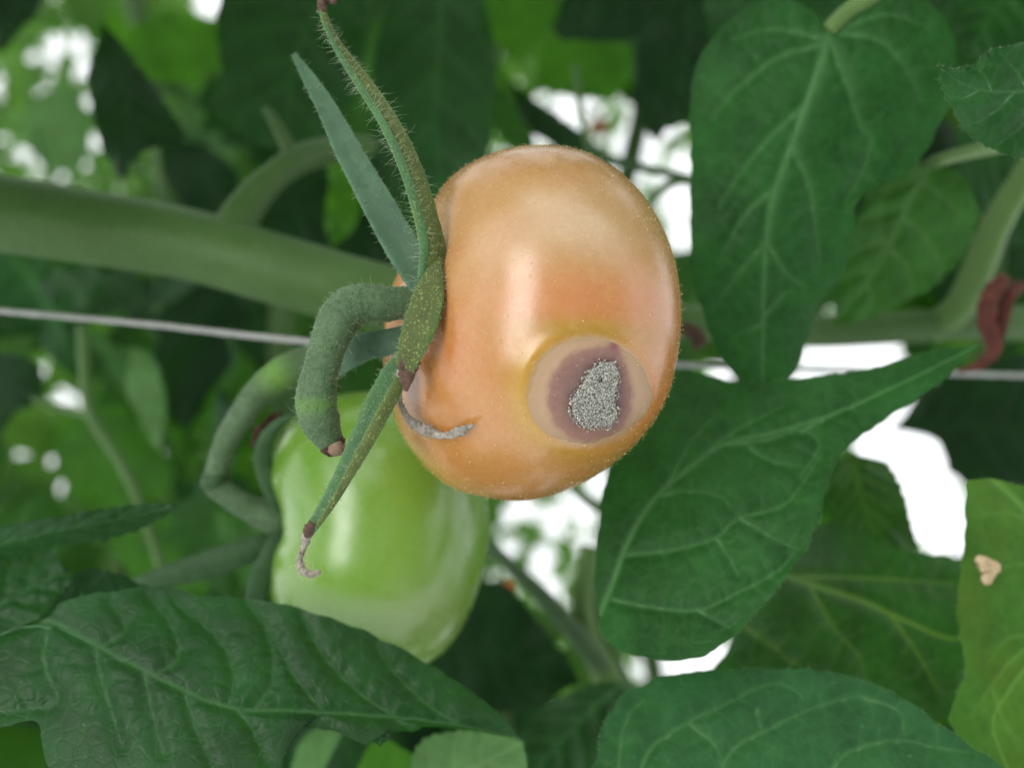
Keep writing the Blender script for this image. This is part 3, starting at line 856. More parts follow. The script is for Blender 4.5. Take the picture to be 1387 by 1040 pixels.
# ---- fruit truss, main stem, string
TX = .000165
truss = thing('fruit_truss', 'fuzzy curved green truss carrying the green tomato', 'fruit stalk', P(290, 655, .227))
pp = [(290, 654, .227), (296, 628, .226), (308, 595, .224), (328, 562, .222), (352, 530, .222), (384, 505, .223), (425, 492, .228), (480, 470, .236)]
V_, F_, ax_, nn_ = tube(np.array([P(*p) for p in pp]), [15 * TX, 15 * TX, 17 * TX, 18 * TX, 21 * TX, 26 * TX, 27 * TX, 26 * TX], n=80, m=20, wob=.01)
qj = proj(ax_)
o = mesh_obj('stalk', V_, F_, M['pedicel'], truss, attrs={'joint': np.repeat(.9 * np.exp(-((qj[:, 0] - 374) / 14) ** 2), 20)})
k = rng.integers(0, len(V_), 700)
hairs('hairs', V_[k], nn_[k], (.0003, .0013), .00002, M['hair'], o, lean=.4)
V_, F_, ax_, nn_ = tube(np.array([P(298, 640, .2265), P(290, 651, .2265), P(284, 658, .2275)]), [14 * TX, 18 * TX, 13 * TX], n=14, m=14, wob=.06)
mesh_obj('joint', V_, F_, M['sepal_dark'], truss)
V_, F_, ax_, nn_ = tube(np.array([P(345, 605, .232), P(358, 580, .23), P(380, 560, .231)]), [7 * TX, 11 * TX, 5 * TX], [3 * TX] * 3, n=14, m=10, wob=.15)
mesh_obj('dried_bract', V_, F_, M['withered'], truss)

stem = thing('vine_stem', 'thick pale green vine stem running behind the calyx', 'stem', P(0, 290, .262))
pp = [(-120, 272, .262), (0, 289, .262), (130, 309, .262), (260, 332, .262), (400, 372, .262), (520, 402, .264), (700, 425, .272), (930, 436, .285), (1100, 448, .30), (1290, 440, .31), (1500, 436, .33)]
SX = K * .262
V_, F_, ax_, nn_ = tube(np.array([P(*p) for p in pp]), [54 * SX, 51 * SX, 48 * SX, 47 * SX, 41 * SX, 30 * SX, 25 * SX, 25 * SX, 25 * SX, 29 * SX, 25 * SX], n=160, m=28)
o = mesh_obj('main_stem', V_, F_, M['stem'], stem)
k = rng.integers(0, len(V_), 5000)
hairs('hairs', V_[k], nn_[k], (.0003, .0011), .00002, M['hair'], o, lean=.4)
V_, F_, ax_, nn_ = tube(np.array([P(300, 345, .262), P(322, 300, .264), P(352, 258, .268), (P(395, 222, .275)), P(440, 205, .285), P(500, 198, .30)]), [32 * SX, 26 * SX, 20 * SX, 21 * SX, 19 * SX, 17 * SX], n=60, m=18)
o = mesh_obj('side_shoot', V_, F_, M['stem'], stem)
V_, F_, ax_, nn_ = tube(np.array([P(400, 222, .275), P(388, 195, .276), P(372, 165, .278), P(360, 148, .28)]), [14 * SX, 10 * SX, 8 * SX, 5 * SX], n=24, m=10)
mesh_obj('leaf_stub', V_, F_, M['stem'], o)
V_, F_, ax_, nn_ = tube(np.array([P(1255, 452, .309), P(1300, 415, .305), P(1325, 365, .30), P(1355, 295, .297), P(1420, 190, .295)]), [22 * SX, 24 * SX, 22 * SX, 20 * SX, 20 * SX], n=60, m=18)
mesh_obj('side_shoot', V_, F_, M['stem_pale'], stem)

V_, F_, ax_, nn_ = tube(np.array([P(-150, 407, .252), P(0, 421, .25), P(200, 439, .2495), P(420, 463, .25), P(700, 484, .262), P(940, 495, .275), P(1200, 503, .29), P(1500, 512, .31)]), [3.9 * SX] * 8, n=220, m=10, wob=.06)
tag(mesh_obj('support_string', V_, F_, M['string']), 'taut white support string running under the vine stem', 'string')

# ================================================================== LEAVES IN FRONT
leaf('broad heart shaped leaf hanging point down beside the orange tomato',
     [(1122, 42), (1085, 8), (1048, -2), (1008, 14), (970, 48), (945, 92), (936, 150), (937, 220), (935, 300), (936, 370), (950, 420), (975, 478), (1008, 517), (1034, 526)],
     [(1122, 42), (1150, 8), (1190, -8), (1240, -2), (1275, 25), (1291, 62), (1290, 110), (1274, 162), (1246, 213), (1212, 250), (1162, 275), (1152, 315), (1140, 368), (1112, 400), (1092, 450), (1076, 498), (1058, 518), (1034, 526)],
     [(1122, 42), (1104, 105), (1072, 195), (1046, 270), (1037, 340), (1034, 420), (1033, 500), (1034, 526)],
     [(1122, 42, .222), (1040, 280, .214), (1034, 520, .224), (940, 150, .228), (1290, 100, .222), (1150, 330, .222)], 'leaf_cool',
     veins=[[(1115, 60), (1050, 80), (990, 130), (965, 165)], [(1120, 55), (1050, 40), (990, 55)], [(1092, 140), (1040, 190), (1000, 240), (975, 280)], [(1050, 255), (1010, 290), (975, 350)],
            [(1037, 330), (1000, 370), (965, 420)], [(1122, 55), (1145, 110), (1165, 170), (1180, 190), (1165, 240), (1142, 275)], [(1130, 45), (1190, 55), (1230, 100), (1250, 140)],
            [(1135, 40), (1200, 20), (1250, 35)], [(1072, 200), (1095, 250), (1105, 310), (1110, 360)], [(1040, 330), (1065, 370), (1095, 390)], [(1034, 430), (1060, 400), (1075, 395)], [(1034, 440), (1005, 450), (985, 465)]],
     wave=.002, quilt=.0009, vw=5.0, vein_gain=.5, petiole=[(1150, 15, .222), (1190, -12, .221), (1230, -60, .224)], pet_r=(.0018, .0024))
leaf('small bright green leaf tucked half behind the broad hanging leaf',
     [(1262, 222), (1225, 240), (1185, 275), (1158, 305), (1148, 350), (1132, 395), (1127, 440)],
     [(1262, 222), (1292, 230), (1316, 262), (1321, 300), (1304, 345), (1262, 388), (1215, 412), (1170, 434), (1127, 441)],
     [(1262, 222), (1240, 260), (1215, 315), (1185, 370), (1150, 415), (1127, 441)],
     [(1262, 222, .245), (1127, 440, .25), (1321, 300, .25), (1150, 330, .242)], 'leaf_mid', wave=.001, nsec=4, vw=4.5, quilt=.0007, vein_gain=.6,
     petiole=[(1290, 212, .248), (1345, 200, .255), (1420, 185, .27)], pet_r=(.0016, .002))
leaf('dark speckled leaf with a curled tip beside the pale shoot',
     [(1500, 20), (1440, 42), (1387, 57), (1345, 68), (1318, 88), (1295, 93), (1271, 88)],
     [(1500, 240), (1440, 228), (1387, 217), (1345, 202), (1310, 182), (1287, 150), (1276, 118), (1271, 88)][:],
     [(1500, 120), (1440, 122), (1387, 124), (1340, 124), (1300, 112), (1271, 88)],
     [(1271, 88, .176), (1387, 130, .184), (1500, 120, .192), (1387, 57, .180), (1387, 217, .190)], 'leaf_cool', fold=.001, wave=.0015, quilt=.0007, vw=2.4, nsec=4, hairy=220, vein_gain=.35)
leaf('large dark green leaf spreading below and right of the rot spot',
     [(812, 832), (808, 780), (812, 715), (822, 650), (845, 590), (880, 535), (925, 503), (960, 512), (1010, 521), (1080, 515), (1180, 500), (1262, 478), (1326, 467)],
     [(812, 832), (826, 872), (870, 891), (930, 896), (975, 878), (1022, 835), (1080, 762), (1112, 705), (1124, 650), (1142, 615), (1180, 582), (1235, 545), (1290, 508), (1326, 467)],
     [(812, 832), (828, 795), (850, 735), (885, 678), (935, 632), (985, 600), (1050, 585), (1130, 560), (1230, 515), (1326, 467)],
     [(812, 832, .203), (935, 632, .208), (1326, 467, .212), (925, 505, .226), (930, 890, .190), (1110, 700, .195), (1240, 540, .207)], 'leaf_cool',
     veins=[[(830, 812), (880, 822), (945, 826), (1000, 802), (1050, 775), (1080, 745)], [(850, 752), (910, 745), (970, 728), (1000, 702), (1060, 685), (1090, 650), (1112, 615)],
            [(890, 672), (930, 665), (975, 672), (995, 695)], [(985, 602), (1040, 595), (1085, 582), (1110, 603), (1085, 645)], [(1015, 605), (1040, 622), (1080, 632)],
            [(950, 620), (985, 590), (1030, 565), (1060, 550)], [(905, 655), (935, 600), (975, 555)], [(1085, 585), (1130, 560), (1170, 545)], [(1000, 700), (1050, 730), (1085, 745)],
            [(945, 826), (990, 850)], [(970, 728), (990, 760), (1000, 780)]],
     wave=.001, quilt=.0008, vw=3.0, vein_gain=.55, hairy=350, nt_=210, ns=70)
leaf('shaded green leaf with yellowish veins behind the large dark leaf',
     [(1060, 778), (1085, 735), (1120, 708), (1165, 722), (1225, 745), (1300, 758), (1340, 790), (1330, 850)],
     [(1060, 778), (1010, 830), (985, 875), (960, 930), (1050, 990), (1180, 990), (1270, 972), (1300, 945), (1318, 900), (1330, 850)],
     [(1060, 778), (1110, 795), (1170, 815), (1225, 840), (1290, 865), (1330, 850)],
     [(1060, 778, .232), (1120, 708, .244), (1330, 850, .236), (1100, 980, .232)], 'leaf_shade', vmat='vein_yellow',
     veins=[[(1075, 780), (1150, 782), (1220, 785), (1290, 790)], [(1205, 832), (1240, 880), (1270, 935)], [(1098, 795), (1130, 850), (1165, 890), (1175, 930)], [(1010, 850), (1060, 885), (1110, 930)]],
     quilt=.0007, vw=3.6, vein_gain=.85, wave=.002)
fl = leaf('bright yellow green leaf with a tan scab',
     [(1345, 648), (1322, 648), (1306, 658), (1306, 710), (1300, 770), (1294, 825), (1300, 870), (1306, 905), (1292, 945), (1284, 975), (1300, 1005), (1335, 1030), (1370, 1060), (1400, 1100)],
     [(1345, 648), (1400, 662), (1470, 690), (1520, 780), (1540, 880), (1510, 990), (1460, 1060), (1400, 1100)],
     [(1345, 648), (1395, 700), (1420, 780), (1410, 870), (1370, 930), (1345, 980), (1370, 1050), (1400, 1100)],
     [(1345, 648, .205), (1300, 850, .206), (1290, 960, .204), (1520, 800, .215), (1400, 1100, .196)], 'leaf_yellow', vmat='vein_yellow',
     veins=[[(1405, 705), (1360, 695), (1312, 700)], [(1415, 760), (1375, 765), (1345, 772)], [(1400, 870), (1365, 900), (1335, 940), (1315, 970)], [(1345, 935), (1365, 985), (1395, 1010)],
            [(1410, 860), (1365, 865), (1340, 895)]], quilt=.0004, vw=3.2, vein_gain=.5, hairy=150, tubes=False)
for (x, y, r) in ((1334, 764, 12), (1347, 768, 9), (1337, 783, 9), (1344, 776, 7), (1327, 757, 6)):
    u_, v_ = np.meshgrid(np.linspace(0, np.pi, 7), np.linspace(0, 2 * np.pi, 11, endpoint=False), indexing='ij')
    sp = np.stack([np.sin(u_) * np.cos(v_), .45 * np.cos(u_), np.sin(u_) * np.sin(v_)], -1) * (1 + .16 * rng.normal(size=u_.shape + (1,)))
    mesh_obj('scab', P(x, y, .2032) + sp.reshape(-1, 3) * r * K * .205, grid_faces(7, 11, True), M['scab'], fl, smooth=False)
leaf('dusty green leaf rising from below with arching pale veins',
     [(760, 1180), (790, 1090), (805, 1035), (822, 972), (860, 932), (925, 914), (1030, 908), (1120, 911), (1200, 935), (1260, 974), (1312, 1010), (1360, 1045), (1430, 1110)],
     [(760, 1180), (830, 1230), (960, 1270), (1100, 1270), (1250, 1230), (1360, 1170), (1430, 1110)],
     [(760, 1180), (880, 1150), (1020, 1125), (1160, 1110), (1300, 1105), (1430, 1110)],
     [(760, 1180, .172), (1430, 1110, .178), (1030, 908, .199), (820, 975, .196), (1320, 1012, .190), (1080, 1270, .160)], 'leaf_dusty',
     veins=[[(842, 1160), (838, 1040), (848, 975), (875, 945)], [(880, 1150), (870, 1035), (920, 985), (985, 952), (1045, 925), (1085, 940), (1085, 958)], [(960, 1130), (985, 1025), (1045, 985), (1110, 955), (1170, 942), (1205, 955)],
            [(1080, 1118), (1130, 1035), (1170, 1010), (1220, 1002), (1270, 1012), (1310, 1018)], [(935, 980), (970, 1010), (975, 1035)], [(1025, 960), (1030, 985)], [(1170, 945), (1215, 960), (1225, 990)]],
     quilt=.0008, vw=3.4, vein_gain=.55, hairy=450, nt_=220, ns=80)
leaf('big quilted dark leaf with a long drooping tip below the green tomato',
     [(-30, 872), (30, 848), (90, 815), (160, 802), (224, 796), (267, 809), (341, 813), (400, 824), (480, 851), (533, 875), (603, 917), (661, 958), (706, 1000)],
     [(-30, 872), (-50, 960), (-20, 990), (48, 976), (62, 1010), (80, 1050), (180, 1095), (300, 1090), (370, 1060), (376, 985), (405, 982), (450, 990), (498, 1010), (530, 995), (610, 988), (706, 1000)],
     [(-30, 872), (20, 852), (66, 842), (133, 875), (213, 917), (309, 957), (400, 962), (500, 968), (600, 978), (706, 1000)],
     [(-30, 872, .188), (213, 917, .183), (706, 1000, .192), (267, 809, .196), (533, 875, .197), (150, 1080, .172), (450, 990, .184)], 'leaf_deep', vmat='vein_deep',
     veins=[[(130, 873), (135, 910), (150, 960), (165, 1010)], [(195, 908), (205, 960), (220, 1020)], [(250, 935), (265, 985), (290, 1040)], [(320, 957), (345, 990), (360, 1030)],
            [(66, 842), (60, 900), (78, 950), (30, 960), (-10, 965)], [(310, 955), (318, 920), (300, 870), (240, 818)], [(345, 960), (370, 920), (365, 860), (335, 815)], [(440, 965), (400, 915), (370, 860), (350, 822)],
            [(540, 972), (490, 940), (440, 890), (410, 835)], [(620, 980), (575, 950), (530, 905), (510, 870)], [(210, 915), (240, 890), (235, 850), (200, 805)], [(140, 875), (170, 850), (150, 815)],
            [(430, 965), (450, 985)], [(540, 975), (560, 988)]],
     quilt=.0009, vw=3.0, vein_gain=.5, wave=.0012, nt_=190, ns=60)
leaf('narrow pointed leaf lying level left of the green tomato',
     [(-60, 728), (0, 714), (81, 698), (162, 685), (218, 681), (242, 684)], [(-60, 772), (0, 760), (69, 741), (141, 731), (194, 714), (226, 697), (242, 684)],
     [(-60, 752), (0, 738), (81, 718), (162, 704), (220, 690), (242, 684)],
     [(-60, 750, .212), (242, 684, .21), (81, 698, .208)], 'leaf_deep', vmat='vein_deep', fold=.0012, nsec=5, quilt=.0004, vein_gain=.3, vw=2.4, tubes=False)
leaf('shadowed crumpled leaf under the narrow pointed leaf',
     [(-60, 860), (-50, 790), (-20, 755), (40, 738), (72, 742), (95, 775)], [(-60, 860), (-10, 862), (40, 850), (85, 820), (110, 795), (95, 775)],
     [(-60, 860), (-20, 830), (25, 805), (62, 785), (95, 775)], [(-60, 860, .21), (95, 775, .222), (-20, 755, .222)], 'leaf_deep', vmat='vein_deep', quilt=.001, vein_gain=.3, nsec=4, wave=.002)
leaf('dark leaf edge folded over above the big quilted leaf',
     [(55, 840), (90, 795), (120, 770), (160, 778), (200, 795), (228, 800)], [(55, 840), (90, 842), (140, 832), (190, 815), (228, 800)],
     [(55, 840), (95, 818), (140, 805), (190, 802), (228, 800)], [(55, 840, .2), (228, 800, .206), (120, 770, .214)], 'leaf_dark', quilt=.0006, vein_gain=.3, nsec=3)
leaf('pale green leaf underside peeping from under the drooping tip',
     [(560, 1100), (555, 1040), (575, 1000), (620, 990), (670, 992), (708, 1004)], [(560, 1100), (640, 1110), (700, 1080), (714, 1040), (708, 1004)],
     [(560, 1100), (600, 1060), (650, 1035), (708, 1004)], [(560, 1100, .22), (708, 1004, .215), (575, 1000, .222)], 'leaf_pale', nsec=4, quilt=.0003, vein_gain=.4, tubes=False)
leaf('bright lime leaf in the gap below the big quilted leaf',
     [(470, 1110), (480, 1050), (500, 1010), (520, 997), (540, 1010)], [(470, 1110), (540, 1110), (590, 1060), (575, 1030), (540, 1010)],
     [(470, 1110), (505, 1060), (525, 1030), (540, 1010)], [(470, 1110, .24), (540, 1010, .24)], 'leaf_bright', nsec=3, quilt=.0003, vein_gain=.2, tubes=False)
leaf('pale grey green leaf curling in the gap under the quilted leaf',
     [(385, 1090), (395, 1035), (410, 1000), (435, 985), (465, 990)], [(385, 1090), (430, 1085), (440, 1040), (455, 1010), (465, 990)],
     [(385, 1090), (412, 1045), (432, 1010), (465, 990)], [(385, 1090, .25), (465, 990, .25)], 'leaf_pale', nsec=3, quilt=.0003, vein_gain=.2, tubes=False)

# ================================================================== LEAVES BEHIND (blurred, each traced)
def bl(label, left, right, mid, d0, d1, mat, **kw):
    ctrl = [(left[0][0], left[0][1], d0), (left[-1][0], left[-1][1], d1)]
    kw.setdefault('quilt', .0006); kw.setdefault('vein_gain', .35); kw.setdefault('nsec', 5); kw.setdefault('tubes', False)
    return leaf(label, left, right, mid, ctrl, mat, nt_=70, ns=20, wave=.003, **kw)


bl('huge dark leaf hanging behind the two upright sepals', [(600, -60), (540, -20), (512, 60), (505, 150), (520, 240), (560, 320), (610, 380)], [(600, -60), (650, -10), (668, 70), (668, 160), (655, 250), (640, 330), (610, 380)],
   [(600, -60), (595, 60), (590, 180), (600, 290), (610, 380)], .33, .31, 'leaf_deep')
bl('dark blurred leaf above the pale side shoot', [(470, -40), (400, -60), (310, -20), (295, 40), (300, 100), (285, 150), (340, 190), (390, 200)], [(470, -40), (500, 20), (490, 90), (470, 150), (430, 190), (390, 200)],
   [(470, -40), (420, 30), (395, 110), (390, 200)], .34, .33, 'leaf_deep')
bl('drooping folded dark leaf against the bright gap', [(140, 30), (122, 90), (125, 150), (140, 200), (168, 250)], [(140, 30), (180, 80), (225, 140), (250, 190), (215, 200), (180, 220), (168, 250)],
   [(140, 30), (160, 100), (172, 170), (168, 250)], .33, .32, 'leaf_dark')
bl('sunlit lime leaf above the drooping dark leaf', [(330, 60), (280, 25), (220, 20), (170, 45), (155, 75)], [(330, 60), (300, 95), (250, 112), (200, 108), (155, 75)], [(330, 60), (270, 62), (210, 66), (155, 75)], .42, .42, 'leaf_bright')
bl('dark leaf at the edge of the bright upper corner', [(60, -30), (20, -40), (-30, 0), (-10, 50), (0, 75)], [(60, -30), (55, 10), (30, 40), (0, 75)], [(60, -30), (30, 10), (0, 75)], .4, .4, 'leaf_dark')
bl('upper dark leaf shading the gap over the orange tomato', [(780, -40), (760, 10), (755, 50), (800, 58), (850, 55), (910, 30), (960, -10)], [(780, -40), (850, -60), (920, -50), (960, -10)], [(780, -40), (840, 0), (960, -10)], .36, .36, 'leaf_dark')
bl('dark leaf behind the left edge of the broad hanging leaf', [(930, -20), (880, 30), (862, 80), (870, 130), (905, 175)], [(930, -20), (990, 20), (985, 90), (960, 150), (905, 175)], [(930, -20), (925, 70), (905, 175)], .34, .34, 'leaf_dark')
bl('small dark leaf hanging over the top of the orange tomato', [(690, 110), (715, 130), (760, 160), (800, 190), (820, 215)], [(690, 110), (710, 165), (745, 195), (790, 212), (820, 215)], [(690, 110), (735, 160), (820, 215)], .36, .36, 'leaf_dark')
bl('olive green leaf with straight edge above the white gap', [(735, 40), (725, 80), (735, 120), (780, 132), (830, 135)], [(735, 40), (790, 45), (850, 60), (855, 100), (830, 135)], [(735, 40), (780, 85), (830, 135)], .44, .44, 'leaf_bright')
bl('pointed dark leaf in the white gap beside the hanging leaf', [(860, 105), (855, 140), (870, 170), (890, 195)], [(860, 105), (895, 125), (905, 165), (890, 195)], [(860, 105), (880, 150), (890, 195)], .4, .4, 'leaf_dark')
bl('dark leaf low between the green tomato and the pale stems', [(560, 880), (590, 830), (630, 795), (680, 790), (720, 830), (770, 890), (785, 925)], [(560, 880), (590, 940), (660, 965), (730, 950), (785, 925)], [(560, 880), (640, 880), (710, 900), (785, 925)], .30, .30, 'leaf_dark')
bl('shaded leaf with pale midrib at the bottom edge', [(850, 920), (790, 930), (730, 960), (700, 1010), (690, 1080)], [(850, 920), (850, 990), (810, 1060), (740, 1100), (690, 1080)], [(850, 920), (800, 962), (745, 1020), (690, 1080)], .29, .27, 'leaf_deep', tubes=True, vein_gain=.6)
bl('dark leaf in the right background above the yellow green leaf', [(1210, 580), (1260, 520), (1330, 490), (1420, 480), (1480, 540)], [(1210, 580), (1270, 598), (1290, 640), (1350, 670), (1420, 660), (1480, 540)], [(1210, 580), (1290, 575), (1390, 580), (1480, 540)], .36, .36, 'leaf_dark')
bl('small shaded leaf between the large dark leaf and the white gap', [(1150, 610), (1128, 650), (1122, 690), (1140, 735), (1190, 745)], [(1150, 610), (1200, 628), (1222, 665), (1236, 715), (1242, 760), (1190, 745)], [(1150, 610), (1170, 680), (1190, 745)], .25, .25, 'leaf_shade')
bl('leaf cut by the upper right corner', [(1400, -60), (1330, -50), (1292, -10), (1292, 40), (1310, 80)], [(1400, -60), (1440, 0), (1420, 50), (1370, 80), (1310, 80)], [(1400, -60), (1350, 10), (1310, 80)], .27, .27, 'leaf_deep')
bl('rounded leaf behind the petiole of the broad hanging leaf', [(1080, -60), (1020, -40), (960, -20), (960, 60), (1000, 120)], [(1080, -60), (1140, -20), (1120, 60), (1060, 110), (1000, 120)], [(1080, -60), (1050, 30), (1000, 120)], .26, .26, 'leaf_deep')
bl('blurred green leaf behind the pale shoot on the right', [(1290, 180), (1330, 150), (1390, 160), (1440, 220)], [(1290, 180), (1310, 260), (1370, 330), (1430, 310), (1440, 220)], [(1290, 180), (1360, 220), (1440, 220)], .34, .34, 'leaf_deep')
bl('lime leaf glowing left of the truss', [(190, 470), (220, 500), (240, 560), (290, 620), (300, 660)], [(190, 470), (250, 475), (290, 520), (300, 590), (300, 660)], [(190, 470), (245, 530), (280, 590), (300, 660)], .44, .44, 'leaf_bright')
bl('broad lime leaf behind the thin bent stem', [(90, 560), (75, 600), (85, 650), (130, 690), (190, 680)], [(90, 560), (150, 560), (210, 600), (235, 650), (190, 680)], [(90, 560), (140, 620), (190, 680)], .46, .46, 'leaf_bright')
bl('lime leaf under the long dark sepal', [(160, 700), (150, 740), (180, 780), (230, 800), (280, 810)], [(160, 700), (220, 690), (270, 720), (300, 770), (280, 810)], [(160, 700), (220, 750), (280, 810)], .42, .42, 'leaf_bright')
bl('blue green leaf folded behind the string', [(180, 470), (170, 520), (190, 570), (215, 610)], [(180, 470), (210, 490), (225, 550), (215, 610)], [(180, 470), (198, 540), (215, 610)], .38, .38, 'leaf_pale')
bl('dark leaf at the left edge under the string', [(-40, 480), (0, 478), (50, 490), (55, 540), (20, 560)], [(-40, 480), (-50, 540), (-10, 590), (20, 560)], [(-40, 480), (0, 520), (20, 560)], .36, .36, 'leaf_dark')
bl('leafy green shadow under the vine stem', [(60, 360), (55, 390), (75, 415), (120, 420)], [(60, 360), (110, 352), (140, 380), (120, 420)], [(60, 360), (95, 385), (120, 420)], .36, .36, 'leaf_deep')
bl('sunlit leaf behind the lower sepal of the green tomato', [(290, 690), (300, 740), (330, 790), (370, 810)], [(290, 690), (340, 700), (370, 750), (370, 810)], [(290, 690), (330, 745), (370, 810)], .34, .34, 'leaf_mid')
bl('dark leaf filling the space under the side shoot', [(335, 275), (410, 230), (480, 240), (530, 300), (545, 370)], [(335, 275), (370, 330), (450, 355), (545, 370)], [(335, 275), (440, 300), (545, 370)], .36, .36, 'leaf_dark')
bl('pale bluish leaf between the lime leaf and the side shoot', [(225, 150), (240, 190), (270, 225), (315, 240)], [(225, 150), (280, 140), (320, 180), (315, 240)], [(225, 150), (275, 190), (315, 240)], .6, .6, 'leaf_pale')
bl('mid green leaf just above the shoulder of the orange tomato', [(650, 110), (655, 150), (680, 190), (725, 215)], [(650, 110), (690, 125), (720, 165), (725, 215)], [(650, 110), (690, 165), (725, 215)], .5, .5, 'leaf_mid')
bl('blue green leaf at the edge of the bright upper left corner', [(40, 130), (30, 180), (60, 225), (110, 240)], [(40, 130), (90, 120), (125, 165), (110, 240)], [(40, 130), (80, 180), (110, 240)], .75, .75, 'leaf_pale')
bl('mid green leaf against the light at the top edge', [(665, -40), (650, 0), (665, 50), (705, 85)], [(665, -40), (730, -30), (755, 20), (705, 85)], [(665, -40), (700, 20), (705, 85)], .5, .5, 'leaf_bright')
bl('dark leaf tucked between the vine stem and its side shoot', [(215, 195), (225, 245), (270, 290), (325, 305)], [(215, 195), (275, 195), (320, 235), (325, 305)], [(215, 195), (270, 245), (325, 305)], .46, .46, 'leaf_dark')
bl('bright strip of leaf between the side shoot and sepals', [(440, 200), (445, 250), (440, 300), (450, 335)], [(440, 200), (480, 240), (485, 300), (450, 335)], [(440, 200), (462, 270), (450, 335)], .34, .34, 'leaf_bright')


# loose background stems and small things
def stalk(name, label, cat, pts, r, mat, n=40):
    V_, F_, _, _ = tube(np.array([P(*p) for p in pts]), r, n=n, m=12)
    return tag(mesh_obj(name, V_, F_, M[mat]), label, cat)


B3 = K * .33
stalk('leaf_stalk', 'dark slanting stalk behind the green tomato', 'stalk', [(640, 720, .33), (690, 765, .33), (740, 812, .33), (790, 870, .33), (840, 935, .33)], [9 * B3, 10 * B3, 12 * B3, 14 * B3, 16 * B3], 'pedicel')
stalk('leaf_stalk', 'upright pale stalk below the large dark leaf', 'stalk', [(800, 740, .335), (788, 800, .335), (795, 860, .335), (825, 925, .33), (850, 1000, .33)], [12 * B3, 14 * B3, 16 * B3, 22 * B3, 22 * B3], 'stem_pale')
stalk('leaf_stalk', 'shaded stalk curving beside the upright pale one', 'stalk', [(830, 700, .35), (815, 770, .35), (812, 830, .35), (832, 890, .35), (860, 950, .35)], [10 * B3] * 5, 'stem')
stalk('leaf_stalk', 'thin branching stalk crossing the white gap above the tomato', 'stalk', [(790, 205, .34), (840, 220, .34), (890, 232, .34), (950, 245, .34)], [7 * B3, 7 * B3, 6 * B3, 5 * B3], 'sepal_dark')
stalk('leaf_stalk', 'thin upright stalk in the white gap above the tomato', 'stalk', [(778, 90, .35), (785, 140, .35), (792, 180, .35), (800, 205, .35)], [5 * B3] * 4, 'stem')
stalk('leaf_stalk', 'thin stalk bending down through the lime leaves', 'stalk', [(112, 440, .34), (115, 510, .34), (125, 565, .34), (160, 620, .34), (185, 670, .34), (220, 770, .34)], [8 * B3, 8 * B3, 8 * B3, 8 * B3, 7 * B3, 7 * B3], 'stem')
stalk('leaf_stalk', 'short stalk joining the thin bent one', 'stalk', [(45, 540, .35), (80, 552, .35), (125, 562, .34)], [5 * B3] * 3, 'stem')
stalk('leaf_stalk', 'small bright stalk under the orange tomato', 'stalk', [(770, 655, .34), (800, 680, .34), (830, 700, .34)], [6 * B3, 7 * B3, 8 * B3], 'stem')
stalk('leaf_stalk', 'curved stalk looping through the gap beside the hanging leaf', 'stalk', [(870, 300, .36), (890, 262, .36), (920, 245, .36), (950, 250, .36)], [7 * B3] * 4, 'stem')

wt = thing('withered_leaf', 'withered reddish brown leaf scrap hanging on the shoot', 'leaf', P(1350, 430, .262))
for pts, r in (([(1362, 375, .265), (1345, 400, .262), (1340, 435, .260), (1348, 470, .260), (1330, 492, .262), (1298, 503, .264)], [8, 14, 16, 11, 8, 3]),
               ([(1385, 385, .266), (1368, 405, .262), (1356, 445, .261), (1350, 475, .262)], [7, 11, 9, 4])):
    V_, F_, _, _ = tube(np.array([P(*p) for p in pts]), [q * K * .262 for q in r], [q * .35 * K * .262 for q in r], n=50, m=14, crease=.35, wob=.10, roll=[0, .8, .3, -.4])
    mesh_obj('blade', V_, F_, M['withered'], wt)
V_, F_, _, _ = tube(np.array([P(912, 440, .262), P(935, 448, .262), P(948, 462, .262), P(938, 470, .262)]), [2 * SX, 10 * SX, 11 * SX, 3 * SX], [4 * SX] * 4, n=24, m=10, wob=.25)
tag(mesh_obj('withered_flower', V_, F_, M['dry_brown']), 'small withered brown flower at the edge of the orange tomato', 'flower')
for (x, y, d, r, mat, lab) in ((684, 799, .36, 14, 'red', 'small blurred red fruit beside the green tomato'), (812, 172, .55, 14, 'peach', 'small blurred peach fruit in the white gap above the tomato')):
    V_, _ = fruit_shape(P(x, y, d), (-.3, -.2, .9), r * K * d, r * K * d * .85, r * K * d * .2, r * K * d * .3, .02, nu=20, nv=28)
    rt_ = thing('tomato', lab, 'tomato', P(x, y, d))
    mesh_obj('fruit_body', V_, grid_faces(20, 28, True), M[mat], rt_, attrs=None)
    V_, F_, _, _ = tube(np.array([P(x, y - r * .7, d), P(x - 4, y - r * 1.3, d), P(x - 14, y - r * 2, d)]), [3 * K * d, 2.5 * K * d, 2.5 * K * d], n=10, m=8)
    mesh_obj('stalk', V_, F_, M['stem'], rt_)

